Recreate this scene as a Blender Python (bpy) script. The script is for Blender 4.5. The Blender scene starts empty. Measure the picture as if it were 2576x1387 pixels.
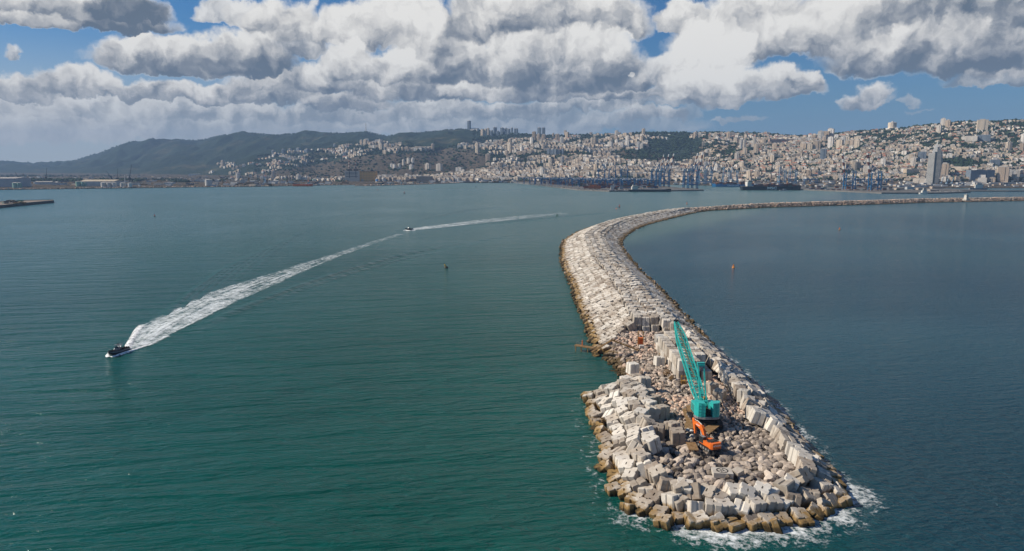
import bpy, math, random, bmesh
import numpy as np
from mathutils import Vector, Matrix, Euler, noise as mnoise
random.seed(7); np.random.seed(7); rng = np.random.RandomState(11)
R = math.radians
S = bpy.context.scene
COL = S.collection
# ---------------------------------------------------------------- camera
F = 1717.0; PITCH = R(8.9); CAMH = 70.0          # focal length in units of a 2576-wide picture
cam = bpy.data.cameras.new('camera'); camo = bpy.data.objects.new('camera', cam); COL.objects.link(camo)
cam.sensor_width = 36; cam.lens = 36*F/2576; cam.clip_start = 1; cam.clip_end = 60000
camo.location = (0, 0, CAMH); camo.rotation_euler = (R(90)-PITCH, 0, 0)
S.camera = camo
SINP, COSP = math.sin(PITCH), math.cos(PITCH)
def ray(px, py):
    a = (px-1288)/F; b = (693.5-py)/F
    return Vector((a, COSP+b*SINP, -SINP+b*COSP))
def W(px, py, z=0.0):
    d = ray(px, py); t = (z-CAMH)/d.z
    return Vector((d.x*t, d.y*t, z))
def AT(px, py, Y):
    d = ray(px, py); t = Y/d.y
    return Vector((d.x*t, Y, CAMH+d.z*t))
# ---------------------------------------------------------------- light
SUN_EL, SUN_AZ = R(37), R(-87)
sd = Vector((math.sin(SUN_AZ)*math.cos(SUN_EL), math.cos(SUN_AZ)*math.cos(SUN_EL), math.sin(SUN_EL)))
sl = bpy.data.lights.new('sun', 'SUN'); sl.energy = 5.0; sl.angle = R(0.5); sl.color = (1.0, 0.90, 0.76)
so = bpy.data.objects.new('sun', sl); COL.objects.link(so); so.rotation_euler = sd.to_track_quat('Z', 'Y').to_euler()
S.view_settings.view_transform = 'Standard'; S.view_settings.look = 'None'
S.view_settings.exposure = 0.25; S.view_settings.gamma = 1
S.render.engine = 'CYCLES'
S.cycles.max_bounces = 5; S.cycles.diffuse_bounces = 2; S.cycles.glossy_bounces = 3
S.cycles.transparent_max_bounces = 8; S.cycles.volume_bounces = 0

class NT:
    """tiny node-graph writer"""
    def __init__(s, nt): s.nt = nt; s.n = nt.nodes; s.l = nt.links
    def put(s, node, i, v):
        inp = node.inputs[i]
        if isinstance(v, bpy.types.NodeSocket): s.l.new(v, inp)
        elif v is not None: inp.default_value = v
    def new(s, t, ins=None, out=0, **kw):
        nd = s.n.new(t)
        for k, v in kw.items(): setattr(nd, k, v)
        for k, v in (ins or {}).items(): s.put(nd, k, v)
        return nd.outputs[out] if out is not None else nd
    def m(s, op, a, b=None, c=None, clamp=False):
        return s.new('ShaderNodeMath', {0: a, 1: b, 2: c}, operation=op, use_clamp=clamp)
    def v(s, op, a, b=None, c=None):
        nd = s.n.new('ShaderNodeVectorMath'); nd.operation = op
        for k, x in enumerate((a, b, c)):
            if x is not None: s.put(nd, k, x)
        return nd.outputs['Value' if op in ('LENGTH', 'DOT_PRODUCT', 'DISTANCE') else 'Vector']
    def noise(s, vec, scale, detail=4, rough=0.55, dim='3D', col=False, lac=2.0, dist=0.0):
        nd = s.n.new('ShaderNodeTexNoise'); nd.noise_dimensions = dim
        s.put(nd, 'Vector', vec); nd.inputs['Scale'].default_value = scale; nd.inputs['Detail'].default_value = detail
        nd.inputs['Roughness'].default_value = rough; nd.inputs['Lacunarity'].default_value = lac; nd.inputs['Distortion'].default_value = dist
        return nd.outputs['Color' if col else 0]
    def mr(s, v, a, b, c=0.0, d=1.0, smooth=False):
        nd = s.n.new('ShaderNodeMapRange'); nd.interpolation_type = 'SMOOTHSTEP' if smooth else 'LINEAR'; nd.clamp = True
        for k, x in enumerate((v, a, b, c, d)): s.put(nd, k, x)
        return nd.outputs[0]
    def mix(s, f, a, b):
        nd = s.n.new('ShaderNodeMix'); nd.data_type = 'RGBA'
        s.put(nd, 0, f); s.put(nd, 6, a); s.put(nd, 7, b)
        return nd.outputs[2]
    def mul(s, a, b):
        nd = s.n.new('ShaderNodeMix'); nd.data_type = 'RGBA'; nd.blend_type = 'MULTIPLY'; nd.inputs[0].default_value = 1
        s.put(nd, 6, a); s.put(nd, 7, b); return nd.outputs[2]
    def ramp(s, f, stops):
        nd = s.n.new('ShaderNodeValToRGB'); s.put(nd, 0, f)
        e = nd.color_ramp.elements
        e[0].position, e[0].color = stops[0]; e[1].position, e[1].color = stops[-1]
        for p, c in stops[1:-1]:
            x = e.new(p); x.color = c
        return nd.outputs[0]
def C4(r, g, b): return (r, g, b, 1.0)

# ---------------------------------------------------------------- world: physical sky plus cumulus laid out by direction
wd = bpy.data.worlds.new('World'); S.world = wd; wd.use_nodes = True
wd.node_tree.nodes.clear(); g = NT(wd.node_tree)
sky = g.n.new('ShaderNodeTexSky'); sky.sky_type = 'NISHITA'; sky.sun_disc = False
sky.sun_elevation = SUN_EL; sky.sun_rotation = SUN_AZ; sky.altitude = 70; sky.air_density = 1.0; sky.dust_density = 0.6; sky.ozone_density = 2.5
SKYS = 0.075
d0 = g.new('ShaderNodeTexCoord', out='Generated')
sp = g.new('ShaderNodeSeparateXYZ', {0: d0}, out=None)
az = g.m('ARCTAN2', sp.outputs[0], sp.outputs[1])
el = g.m('ARCSINE', sp.outputs[2])
P0 = g.new('ShaderNodeCombineXYZ', {0: az, 1: el, 2: 0.0})
wn = g.noise(P0, 13, 7, 0.62, '2D', col=True)
wn2 = g.v('SUBTRACT', wn, (0.5, 0.5, 0.5))
Pw = g.v('MULTIPLY_ADD', wn2, (0.046, 0.036, 0.0), P0)
wc = g.noise(P0, 34, 5, 0.6, '2D', col=True)
Pw = g.v('MULTIPLY_ADD', g.v('SUBTRACT', wc, (0.5, 0.5, 0.5)), (0.022, 0.022, 0.0), Pw)
n1 = g.noise(Pw, 20, 6, 0.55, '2D')
n2 = g.noise(g.v('ADD', Pw, (-0.012, 0.012, 0.0)), 20, 6, 0.55, '2D')
n3 = g.noise(P0, 9, 3, 0.5, '2D')
relief = g.m('MULTIPLY_ADD', g.m('SUBTRACT', n1, n2), 0.8, g.m('MULTIPLY_ADD', n3, 0.6, -0.33))
def puff(vec):
    nd = g.n.new('ShaderNodeTexVoronoi'); nd.voronoi_dimensions = '2D'; nd.feature = 'SMOOTH_F1'; nd.normalize = True
    g.put(nd, 'Vector', vec); nd.inputs['Scale'].default_value = 24; nd.inputs['Detail'].default_value = 2.5; nd.inputs['Roughness'].default_value = .55
    nd.inputs['Lacunarity'].default_value = 2.3; nd.inputs['Smoothness'].default_value = .35
    return nd.outputs['Distance']
v1 = puff(Pw); v2 = puff(g.v('ADD', Pw, (-0.009, 0.010, 0.0)))
relief = g.m('MULTIPLY_ADD', g.m('SUBTRACT', v2, v1), 1.1, relief)
edge = g.m('MULTIPLY_ADD', v1, .55, -.16)
Sh = 0.5; Al = 0.0
def pc(px, py):
    d = ray(px, py).normalized(); return math.atan2(d.x, d.y), math.asin(d.z)
# (x, y, half width, height above, base shade, vertical shade gain, softness, opacity)
CL = [
 (120,335,420,70,.64,.10,.9,.95),(560,330,420,65,.58,.1,.9,.85),(950,325,350,50,.52,.1,.9,.85),(1330,322,330,46,.42,.1,.9,.8),(1600,322,160,30,.40,.1,.9,.6),
 (60,275,230,60,.74,.3,.5,.95),(300,285,220,50,.66,.3,.5,.9),(560,290,200,42,.56,.35,.5,.9),(830,295,170,36,.52,.3,.5,.9),(1090,292,150,40,.55,.35,.4,.9),(1300,290,110,30,.5,.35,.4,.9),(1480,275,170,36,.5,.35,.4,.9),(1640,300,90,26,.55,.3,.4,.9),(1735,290,22,24,.5,.2,.6,.5),(1850,302,65,10,.5,.1,.7,.6),
 (40,235,110,52,.62,.4,.3,1),(205,225,120,54,.66,.45,.25,1),(400,245,150,40,.55,.4,.3,1),(560,250,150,34,.55,.4,.3,1),(700,240,150,60,.48,.45,.3,1),(880,268,110,34,.58,.35,.3,1),
 (830,215,120,55,.6,.45,.25,1),(960,225,110,90,.68,.4,.25,1),(1110,235,130,70,.5,.45,.3,1),(1220,245,110,40,.6,.4,.3,1),(1370,240,110,40,.55,.4,.3,1),(1560,250,150,30,.45,.35,.35,1),
 (630,60,60,50,.78,.25,.35,.95),(560,50,55,40,.7,.25,.4,.9),(715,80,100,75,.72,.3,.25,1),(760,130,75,60,.62,.3,.3,.95),
 (340,150,85,72,.85,.45,.2,1),(480,168,225,72,.62,.62,.2,1),(620,165,125,80,.48,.60,.2,1),
 (900,95,105,80,.88,.35,.2,1),(1010,90,140,95,.86,.45,.2,1),(1120,165,130,125,.62,.5,.25,1),(880,180,70,70,.7,.4,.3,1),(990,190,110,60,.66,.45,.25,1),
 (1260,75,140,105,.62,.4,.25,1),(1430,70,195,110,.60,.42,.22,1),(1290,185,120,100,.66,.45,.25,1),(1450,200,185,120,.55,.55,.22,1),(1560,215,90,60,.3,.35,.3,1),(1594,193,12,10,.95,.1,.4,1),
 (1720,60,75,50,.72,.3,.25,1),(1900,110,230,120,.62,.35,.25,1),(1700,190,90,60,.6,.4,.3,.95),(2120,100,300,120,.66,.42,.3,1),(2440,70,330,120,.33,.25,.4,1),(2350,150,300,90,.42,.55,.35,1),(2500,165,220,90,.24,.35,.4,1),(2530,205,150,30,.28,.3,.5,.9),
 (1775,215,120,150,.84,.5,.3,1),(1830,240,170,70,.72,.65,.2,1),(1960,235,105,60,.62,.55,.22,1),(2020,215,45,32,.72,.4,.25,1),(1750,262,170,26,.5,.2,.4,.8),
 (2172,262,70,30,.66,.35,.6,1),(2200,240,48,34,.76,.3,.6,1),(2120,256,34,12,.6,.2,.8,.8),(2284,270,26,14,.55,.2,.9,.6),(2310,288,35,5,.4,.1,.6,.4),(2440,215,60,12,.4,.1,.6,.7),
 (30,136,36,18,.72,.4,.9,.85),(180,45,280,60,.48,.5,.25,1),(330,30,110,50,.22,.3,.35,1),(60,55,150,30,.55,.3,.3,1),
]
for (cx, cy, a, b, base, ky, soft, op) in CL:
    u, w = pc(cx, cy); ar = a/F*math.cos(u)**2*1.02; br = b/F*math.cos(u)*1.02
    q = g.v('MULTIPLY_ADD', Pw, (1/ar, 1/br, 0.0), (-u/ar, -w/br, 0.0))
    s_ = g.new('ShaderNodeSeparateXYZ', {0: q}, out=None)
    yb = g.m('MAXIMUM', s_.outputs[1], g.m('MULTIPLY', s_.outputs[1], -3.0))
    r2 = g.m('MULTIPLY_ADD', s_.outputs[0], s_.outputs[0], g.m('MULTIPLY_ADD', yb, yb, edge))
    al = g.mr(r2, 1.0-0.55*soft-0.16, 1.0+0.55*soft+0.08, op, 0.0, True)
    sh = g.m('MULTIPLY_ADD', s_.outputs[1], ky*1.55, g.m('ADD', relief, base-0.40*ky))
    if not isinstance(Sh, float):
        nd = g.new('ShaderNodeMix', {0: al, 2: Sh, 3: sh}); Sh = nd
        Al = g.m('MAXIMUM', Al, al)
    else: Sh = sh; Al = al
# clouds above the picture (seen only in reflections)
zz = g.m('MAXIMUM', sp.outputs[2], 0.05)
pl = g.v('SCALE', d0); pl.node.inputs['Scale'].default_value = 1.0
g.l.new(g.m('DIVIDE', 1.0, zz), pl.node.inputs['Scale'])
cn = g.noise(pl, 0.55, 6, 0.6)
hi = g.m('MULTIPLY', g.mr(cn, 0.54, 0.68, 0, 0.9, True), g.mr(el, 0.235, 0.30, 0, 1, True))
hs = g.m('MULTIPLY_ADD', g.noise(pl, 2.0, 4), 1.2, -0.15)
Sh = g.new('ShaderNodeMix', {0: hi, 2: Sh, 3: hs}); Al = g.m('MAXIMUM', Al, hi)
ccol = g.ramp(g.m('ADD', Sh, 0.0, clamp=True), [(0.0, C4(.115,.15,.20)), (0.25, C4(.22,.245,.285)), (0.52, C4(.46,.465,.475)), (0.75, C4(.69,.675,.65)), (1.0, C4(.86,.84,.80))])
far = g.mr(el, 0.0, 0.115, 0.72, 0.0, True)
ccol = g.mix(far, ccol, g.mix(g.mr(az, -0.7, 0.1, 0, 1, True), C4(.60,.605,.61), C4(.40,.425,.455)))
skyc = g.mul(sky.outputs[0], C4(.30, .70, 1.06))
hz = g.mr(el, 0.0, 0.20, 0.80, 0.0, True)
skyc = g.mix(hz, g.v('SCALE', skyc), g.mix(g.mr(az, -0.7, 0.35, 0, 1, True), C4(.62,.63,.63), C4(.15,.25,.37)))
skyc.node.inputs[6].links[0].from_node.inputs['Scale'].default_value = SKYS
fin = g.mix(Al, skyc, ccol)
bg = g.new('ShaderNodeBackground', {0: fin, 1: 0.86})
g.new('ShaderNodeOutputWorld', {0: bg}, out=None)
wd.cycles.sampling_method = 'MANUAL'; wd.cycles.sample_map_resolution = 512

# ---------------------------------------------------------------- helpers
def tag(o, label=None, cat=None, group=None, kind=None):
    if label: o['label'] = label
    if cat: o['category'] = cat
    if group: o['group'] = group
    if kind: o['kind'] = kind
    return o
def empty(name, loc, rz=0.0, label=None, cat=None, group=None):
    o = bpy.data.objects.new(name, None); COL.objects.link(o); o.location = loc; o.rotation_euler = (0, 0, rz)
    o.empty_display_size = 0.5
    return tag(o, label, cat, group)
def link(name, me, parent=None):
    o = bpy.data.objects.new(name, me); COL.objects.link(o)
    if parent is not None: o.parent = parent
    return o
def copytree(o, parent=None):
    c = o.copy(); COL.objects.link(c)
    if parent is not None: c.parent = parent
    for ch in o.children: copytree(ch, c)
    return c
class MB:
    def __init__(s): s.V = []; s.Fc = []; s.M = []
    def add(s, vs, fs, mi=0):
        k = len(s.V); s.V += [tuple(v) for v in vs]; s.Fc += [tuple(i+k for i in f) for f in fs]; s.M += [mi]*len(fs); return s
    def box(s, c, d, rz=0.0, mi=0, M=None, taper=1.0):
        x, y, z = d[0]/2, d[1]/2, d[2]/2
        vs = [Vector((sx*x*(taper if sz > 0 else 1), sy*y*(taper if sz > 0 else 1), sz*z)) for sz in (-1, 1) for sx, sy in ((-1,-1),(1,-1),(1,1),(-1,1))]
        mt = Matrix.Translation(c) @ (M if M is not None else Matrix.Rotation(rz, 4, 'Z'))
        return s.add([mt @ v for v in vs], [(3,2,1,0),(4,5,6,7),(0,1,5,4),(1,2,6,5),(2,3,7,6),(3,0,4,7)], mi)
    def bx(s, x0, x1, y0, y1, z0, z1, mi=0): return s.box(((x0+x1)/2,(y0+y1)/2,(z0+z1)/2), (x1-x0, y1-y0, z1-z0), 0, mi)
    def bar(s, p, q, w, h=None, mi=0, n=4):
        p = Vector(p); q = Vector(q); d = q-p; L = d.length
        if L < 1e-6: return s
        h = h or w; rot = d.to_track_quat('Z', 'Y').to_matrix()
        ang = [math.pi/4+i*math.pi/2 for i in range(4)] if n == 4 else [2*math.pi*i/n for i in range(n)]
        k = math.sqrt(.5) if n == 4 else .5
        ring = [rot @ Vector((math.cos(a)*w*k, math.sin(a)*h*k, 0)) for a in ang]
        vs = [p+r for r in ring]+[q+r for r in ring]
        fs = [(i, (i+1)%n, n+(i+1)%n, n+i) for i in range(n)]+[tuple(range(n-1,-1,-1)), tuple(range(n, 2*n))]
        return s.add(vs, fs, mi)
    def lathe(s, prof, c=(0,0,0), n=16, mi=0, M=None, sx=1.0, sy=1.0):
        c = Vector(c); vs = []; fs = []
        for r, z in prof:
            for i in range(n):
                a = 2*math.pi*i/n; v = Vector((r*math.cos(a)*sx, r*math.sin(a)*sy, z))
                vs.append(c+(M @ v if M is not None else v))
        for j in range(len(prof)-1):
            for i in range(n): fs.append((j*n+i, j*n+(i+1)%n, (j+1)*n+(i+1)%n, (j+1)*n+i))
        fs.append(tuple(range(n-1,-1,-1))); fs.append(tuple(range((len(prof)-1)*n, len(prof)*n)))
        return s.add(vs, fs, mi)
    def prism(s, pts, z0, z1, mi=0, M=None, c=(0,0,0)):
        n = len(pts); c = Vector(c)
        vs = [Vector((x, y, z)) for z in (z0, z1) for x, y in pts]
        vs = [c+(M @ v if M is not None else v) for v in vs]
        return s.add(vs, [tuple(range(n-1,-1,-1)), tuple(range(n, 2*n))]+[(i, (i+1)%n, n+(i+1)%n, n+i) for i in range(n)], mi)
    def build(s, name, mats, parent=None, smooth=False, fix=False):
        me = bpy.data.meshes.new(name); me.from_pydata(s.V, [], s.Fc)
        if not isinstance(mats, (list, tuple)): mats = [mats]
        for m in mats: me.materials.append(m)
        if any(s.M): me.polygons.foreach_set('material_index', s.M)
        if smooth: me.polygons.foreach_set('use_smooth', [True]*len(s.Fc))
        if fix:
            b = bmesh.new(); b.from_mesh(me); bmesh.ops.recalc_face_normals(b, faces=b.faces); b.to_mesh(me); b.free()
        me.update(); return link(name, me, parent)
def bulk(name, parts, mats):
    """parts: list of (verts Nx3, faces, mats4 [k,4,4], material index) -> one mesh object"""
    V = []; Fc = []; M = []; off = 0
    for vs, fs, T, mi in parts:
        vs = np.asarray(vs, float); h = np.c_[vs, np.ones(len(vs))]
        T = np.asarray(T)
        w = np.einsum('kij,nj->kni', T, h)[:, :, :3]
        V.append(w.reshape(-1, 3)); n = len(vs)
        for k in range(len(T)):
            o = off+k*n; Fc += [tuple(i+o for i in f) for f in fs]
        M += [mi]*(len(fs)*len(T)); off += n*len(T)
    me = bpy.data.meshes.new(name); me.from_pydata(np.concatenate(V).tolist(), [], Fc)
    for m in mats: me.materials.append(m)
    if any(M): me.polygons.foreach_set('material_index', M)
    me.update(); return link(name, me)
def TRS(loc, rx=0, ry=0, rz=0, s=(1,1,1)):
    return np.array(Matrix.Translation(loc) @ Euler((rx, ry, rz)).to_matrix().to_4x4() @ Matrix.Diagonal((s[0], s[1], s[2], 1)))
def mat(name, color, rough=0.8, metal=0.0, spec=0.3):
    m = bpy.data.materials.new(name); m.use_nodes = True; b = m.node_tree.nodes['Principled BSDF']
    b.inputs['Base Color'].default_value = (*color, 1); b.inputs['Roughness'].default_value = rough
    b.inputs['Metallic'].default_value = metal; b.inputs['Specular IOR Level'].default_value = spec
    return m
def rnd_id(g):
    a = g.new('ShaderNodeObjectInfo', out='Random'); b = g.new('ShaderNodeNewGeometry', out='Random Per Island')
    return g.m('FRACT', g.m('MULTIPLY_ADD', a, 7.31, g.m('MULTIPLY', b, 3.77)))
def worn(name, c1, c2, scale=1.0, rough=0.8, var=0.0, metal=0.0, bump=0.0, spec=0.3, detail=5, lo=.35, hi=.65):
    """two-tone noisy paint / stone, with random brightness for each piece"""
    m = mat(name, c1, rough, metal, spec); g = NT(m.node_tree); b = g.n['Principled BSDF']
    pos = g.new('ShaderNodeNewGeometry', out='Position')
    f = g.mr(g.noise(pos, scale, detail, 0.6), lo, hi)
    c = g.mix(f, C4(*c1), C4(*c2))
    if var:
        v = g.m('MULTIPLY_ADD', rnd_id(g), var*2, 1-var)
        c = g.v('SCALE', c); g.l.new(v, c.node.inputs['Scale'])
    g.l.new(c, b.inputs['Base Color'])
    if bump:
        bn = g.new('ShaderNodeBump', {'Height': g.noise(pos, scale*4, 5, 0.6), 'Strength': bump, 'Distance': 0.1})
        g.l.new(bn, b.inputs['Normal'])
    return m
# ---------------------------------------------------------------- water
def water_mat(name='sea_water', wave=1.0):
    m = mat(name, (0.003, 0.05, 0.045), 0.11, 0, 0.42); g = NT(m.node_tree); b = g.n['Principled BSDF']
    b.inputs['IOR'].default_value = 1.33
    pos = g.new('ShaderNodeNewGeometry', out='Position'); s_ = g.new('ShaderNodeSeparateXYZ', {0: pos}, out=None)
    x, y = s_.outputs[0], s_.outputs[1]
    # depth / silt tint: greener in the basin, bluer on the open side of the breakwater
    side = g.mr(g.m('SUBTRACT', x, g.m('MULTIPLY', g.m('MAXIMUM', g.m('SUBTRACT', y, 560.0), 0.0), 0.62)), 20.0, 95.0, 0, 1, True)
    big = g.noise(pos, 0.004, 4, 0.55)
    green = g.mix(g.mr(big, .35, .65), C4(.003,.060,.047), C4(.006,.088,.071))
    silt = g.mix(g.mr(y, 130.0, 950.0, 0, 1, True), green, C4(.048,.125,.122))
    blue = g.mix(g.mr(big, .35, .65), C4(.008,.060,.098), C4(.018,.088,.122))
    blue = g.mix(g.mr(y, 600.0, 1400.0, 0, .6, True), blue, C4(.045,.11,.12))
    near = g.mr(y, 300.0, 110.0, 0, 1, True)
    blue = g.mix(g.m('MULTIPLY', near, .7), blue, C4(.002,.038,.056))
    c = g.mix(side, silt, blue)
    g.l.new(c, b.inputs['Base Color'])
    # swell, wind waves, ripples
    q1 = g.v('MULTIPLY', pos, (0.035, 0.16, 1.0)); rot = g.new('ShaderNodeMapping', {0: pos}); rot.node.inputs['Rotation'].default_value = (0, 0, R(-9))
    q1 = g.v('MULTIPLY', rot, (0.024, 0.125, 0.0))
    h1 = g.noise(q1, 1.0, 3, 0.5, dist=0.6)
    q2 = g.v('MULTIPLY', rot, (0.16, 0.55, 0.0)); h2 = g.noise(q2, 1.0, 4, 0.6, dist=0.5)
    rot2 = g.new('ShaderNodeMapping', {0: pos}); rot2.node.inputs['Rotation'].default_value = (0, 0, R(28))
    q3 = g.v('MULTIPLY', rot2, (0.30, 0.62, 0.0)); h3 = g.noise(q3, 1.0, 5, 0.65)
    h1 = g.m('MULTIPLY', h1, g.m('MULTIPLY_ADD', side, -.6, 1.0))
    h = g.m('MULTIPLY_ADD', h1, 3.9*wave, g.m('MULTIPLY', h2, 1.35*wave))
    chop = g.m('MULTIPLY_ADD', side, 1.7, 0.25)
    h = g.m('MULTIPLY_ADD', h3, chop, h)
    st = g.mr(g.noise(pos, 0.0022, 4, 0.6, dist=1.5), .35, .65, .55, 1.15)
    fade = g.m('MULTIPLY', st, g.mr(y, 300.0, 2200.0, 1.0, 0.9))
    bn = g.new('ShaderNodeBump', {'Height': h, 'Distance': 1.0, 'Strength': 0.9}); 
    g.l.new(fade, bn.node.inputs['Strength'])
    g.l.new(bn, b.inputs['Normal'])
    g.l.new(g.mr(y, 200.0, 2500.0, 0.13, 0.28), b.inputs['Roughness'])
    return m
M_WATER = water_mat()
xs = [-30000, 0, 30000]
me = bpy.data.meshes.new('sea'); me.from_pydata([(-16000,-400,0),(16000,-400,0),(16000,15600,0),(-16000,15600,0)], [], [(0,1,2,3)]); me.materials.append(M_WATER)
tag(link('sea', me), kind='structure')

# ---------------------------------------------------------------- terrain of coast, plain and mountain
def U(px): return (px-1288)/F/1.012
def ZR(Y, row):
    b = (693.5-row)/F; return CAMH+Y*(-SINP+b*COSP)/(COSP+b*SINP)
RIDGE = [(-700,12500,418),(-300,12500,413),(0,12000,412),(100,12000,415),(150,12000,414),(190,11500,406),(250,11000,386),(330,10500,362),(380,10200,354),(450,10000,352),(500,10000,356),(560,9500,341),(620,9000,337),(700,8800,340),(770,8500,335),(800,8400,337),(870,8200,335),(925,8000,333),(975,8000,345),(1010,7800,337),(1060,7500,336),(1120,7200,328),(1180,7000,326),(1230,6900,331),(1300,6500,338),(1380,6000,340),(1480,6000,338),(1563,5800,337),(1613,5600,333),(1700,5400,333),(1790,5200,334),(1900,5000,337),(1960,4700,340),(2045,4400,342),(2144,4200,330),(2244,4000,323),(2407,3800,308),(2576,3700,302),(3200,3600,290)]
FOOT = [(-700,9500),(0,8500),(190,7600),(330,6500),(560,5200),(700,4500),(925,3900),(1100,3800),(1300,3850),(1500,3500),(1700,3350),(1900,3150),(2100,2950),(2300,2800),(2576,2800),(3200,2800)]
MID = [(-700,10800,424),(0,10500,421),(190,9000,418),(330,8200,405),(450,7600,398),(560,7000,398),(700,6200,392),(850,5600,388),(925,5300,386),(1060,5200,382),(1180,5200,380),(1300,5000,374),(1450,4800,370),(1600,4600,372),(1680,4700,388),(1740,4700,384),(1800,4100,366),(1950,3900,372),(2100,3650,368),(2244,3450,368),(2407,3300,360),(2576,3250,356),(3200,3200,345)]
SHORE = [(-700,2050),(0,2296),(300,2483),(642,2703),(800,2900),(900,3000),(1000,3150),(1156,3421),(1288,3400),(1500,3300),(1769,2900),(1900,2650),(2100,2500),(2300,2480),(2576,2483),(3200,2483)]
def cur(tab, k=1):
    return lambda u: np.interp(u, [U(t[0]) for t in tab], [t[k] for t in tab])
NU, NY = 760, 300
us = np.linspace(U(-650), U(3150), NU); pxs = us*F*1.012+1288
yr = cur(RIDGE)(us); rr = cur(RIDGE, 2)(us); yf = cur(FOOT)(us); ym = cur(MID)(us); rm = cur(MID, 2)(us); ys = cur(SHORE)(us)
tt = np.linspace(0, 1, NY)**1.25
YG = np.zeros((NU, NY)); ZG = np.zeros((NU, NY))
def fb(x, y, o=5, seed=0.0):
    return mnoise.fractal(Vector((x, y, seed)), 1.0, 2.0, o)
for i in range(NU):
    Y0, Y1 = ys[i], yr[i]*1.25
    YY = Y0+(Y1-Y0)*tt
    zr = ZR(yr[i], rr[i]); zm = ZR(ym[i], rm[i])
    kY = [Y0, yf[i], ym[i], (ym[i]+yr[i])/2, yr[i], yr[i]*1.25]
    kZ = [2.5, 9.0, zm, zm+(zr-zm)*.60, zr, zr*.6]
    z = np.interp(YY, kY, kZ)
    # soften the kinks
    for _ in range(3): z[1:-1] = (z[:-2]+2*z[1:-1]+z[2:])/4
    X = us[i]*YY
    w = np.clip((YY-yf[i])/500, 0, 1)*np.clip((yr[i]-YY)/500+.10, .05, 1)
    for j in range(NY):
        if w[j] > 0:
            x, y = X[j], YY[j]
            n = (fb(x/620, y/900, 5)*34-abs(fb(x/420, y/1100, 4, 5.0))*38+10)*max(1, y/4200)**1.1
            z[j] += n*w[j]*min(1.0, z[j]/120)
        else: z[j] += fb(X[j]/300, YY[j]/300, 2)*0.6
    YG[i] = YY; ZG[i] = z
XG = us[:, None]*YG
def hit(px, row):
    """first terrain point seen through a direction -> (x, y, z, depth index) or None"""
    u = U(px); i = int(round((u-us[0])/(us[1]-us[0])))
    if i < 0 or i >= NU: return None
    b = (693.5-row)/F; e = (-SINP+b*COSP)/(COSP+b*SINP)
    d = ZG[i]-(CAMH+YG[i]*e)
    k = np.argmax(d >= 0)
    if d[k] < 0: return None
    return u*YG[i, k], YG[i, k], ZG[i, k], k
def ground_z(x, y):
    u = x/y; i = int(np.clip(round((u-us[0])/(us[1]-us[0])), 0, NU-1))
    return float(np.interp(y, YG[i], ZG[i]))
def rowpx(X, Y, Z):
    zc = Y*COSP-(Z-CAMH)*SINP; up = Y*SINP+(Z-CAMH)*COSP
    return 1288+F*X/zc, 693.5-F*up/zc
PX, PY = rowpx(XG, YG, ZG)
def pip(x, y, poly):
    ins = np.zeros(np.shape(x), bool); n = len(poly)
    for k in range(n):
        x1, y1 = poly[k]; x2, y2 = poly[(k+1)%n]
        c = ((y1 > y) != (y2 > y)) & (x < (x2-x1)*(y-y1)/((y2-y1) or 1e-9)+x1); ins ^= c
    return ins
BROWN = [(600,446),(760,420),(860,402),(930,390),(1060,384),(1130,372),(1200,378),(1235,396),(1210,428),(1060,446),(850,450)]
BROWN2 = [(1560,375),(1660,384),(1690,402),(1600,410),(1530,395)]
TAN = [(1745,372),(1800,362),(1860,364),(1862,376),(1790,378)]
TAN2 = [(1335,386),(1450,384),(1500,388),(1500,395),(1340,396)]
BROWN3 = [(1735,384),(1800,376),(1880,374),(1900,398),(1820,412),(1730,400)]
cov = np.zeros((NU, NY))                        # 0 pine forest, 1 dry scrub, 2 bare quarry, 0.5 urban green
cov[pip(PX, PY, BROWN)] = 1; cov[pip(PX, PY, BROWN2)] = .9; cov[pip(PX, PY, BROWN3)] = .8
cov[pip(PX, PY, TAN)] = 2; cov[pip(PX, PY, TAN2)] = 1.7
cov[(ZG < 22)] = 0.8
for _ in range(2): cov[1:-1, 1:-1] = (cov[1:-1, 1:-1]*2+cov[:-2, 1:-1]+cov[2:, 1:-1]+cov[1:-1, :-2]+cov[1:-1, 2:])/6
V = np.stack([XG, YG, ZG], -1).reshape(-1, 3)
sk = np.stack([XG[:, 0], YG[:, 0], np.full(NU, -3.0)], -1)
V = np.concatenate([V, sk]).tolist()
Fs = [(i*NY+j, (i+1)*NY+j, (i+1)*NY+j+1, i*NY+j+1) for i in range(NU-1) for j in range(NY-1)]
nb = NU*NY
Fs += [(nb+i, nb+i+1, (i+1)*NY, i*NY) for i in range(NU-1)]
me = bpy.data.meshes.new('hills'); me.from_pydata(V, [], Fs)
at = me.attributes.new('cover', 'FLOAT', 'POINT'); at.data.foreach_set('value', np.concatenate([cov.reshape(-1), np.ones(NU)]).astype(np.float32))
M_LAND = mat('mountain_ground', (.06,.07,.05), 0.95, 0, 0.05); g = NT(M_LAND.node_tree); b = g.n['Principled BSDF']
pos = g.new('ShaderNodeNewGeometry', out='Position')
att = g.new('ShaderNodeAttribute', out='Fac', attribute_name='cover')
att = g.m('MULTIPLY_ADD', g.noise(pos, 0.012, 5, .65), 0.9, g.m('ADD', att, -.45))
spk = g.noise(pos, 0.06, 4, 0.7)
forest = g.mix(g.mr(spk, .4, .6), C4(.012,.026,.020), C4(.036,.052,.036))
open_ = g.m('MULTIPLY', g.mr(g.noise(pos, 0.0022, 5, .65), .54, .66), g.mr(g.noise(pos, 0.02, 4, .7), .4, .6))
forest = g.mix(open_, forest, C4(.12,.105,.065))
scrub = g.mix(g.mr(spk, .42, .58), C4(.045,.045,.032), C4(.145,.108,.08))
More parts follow.
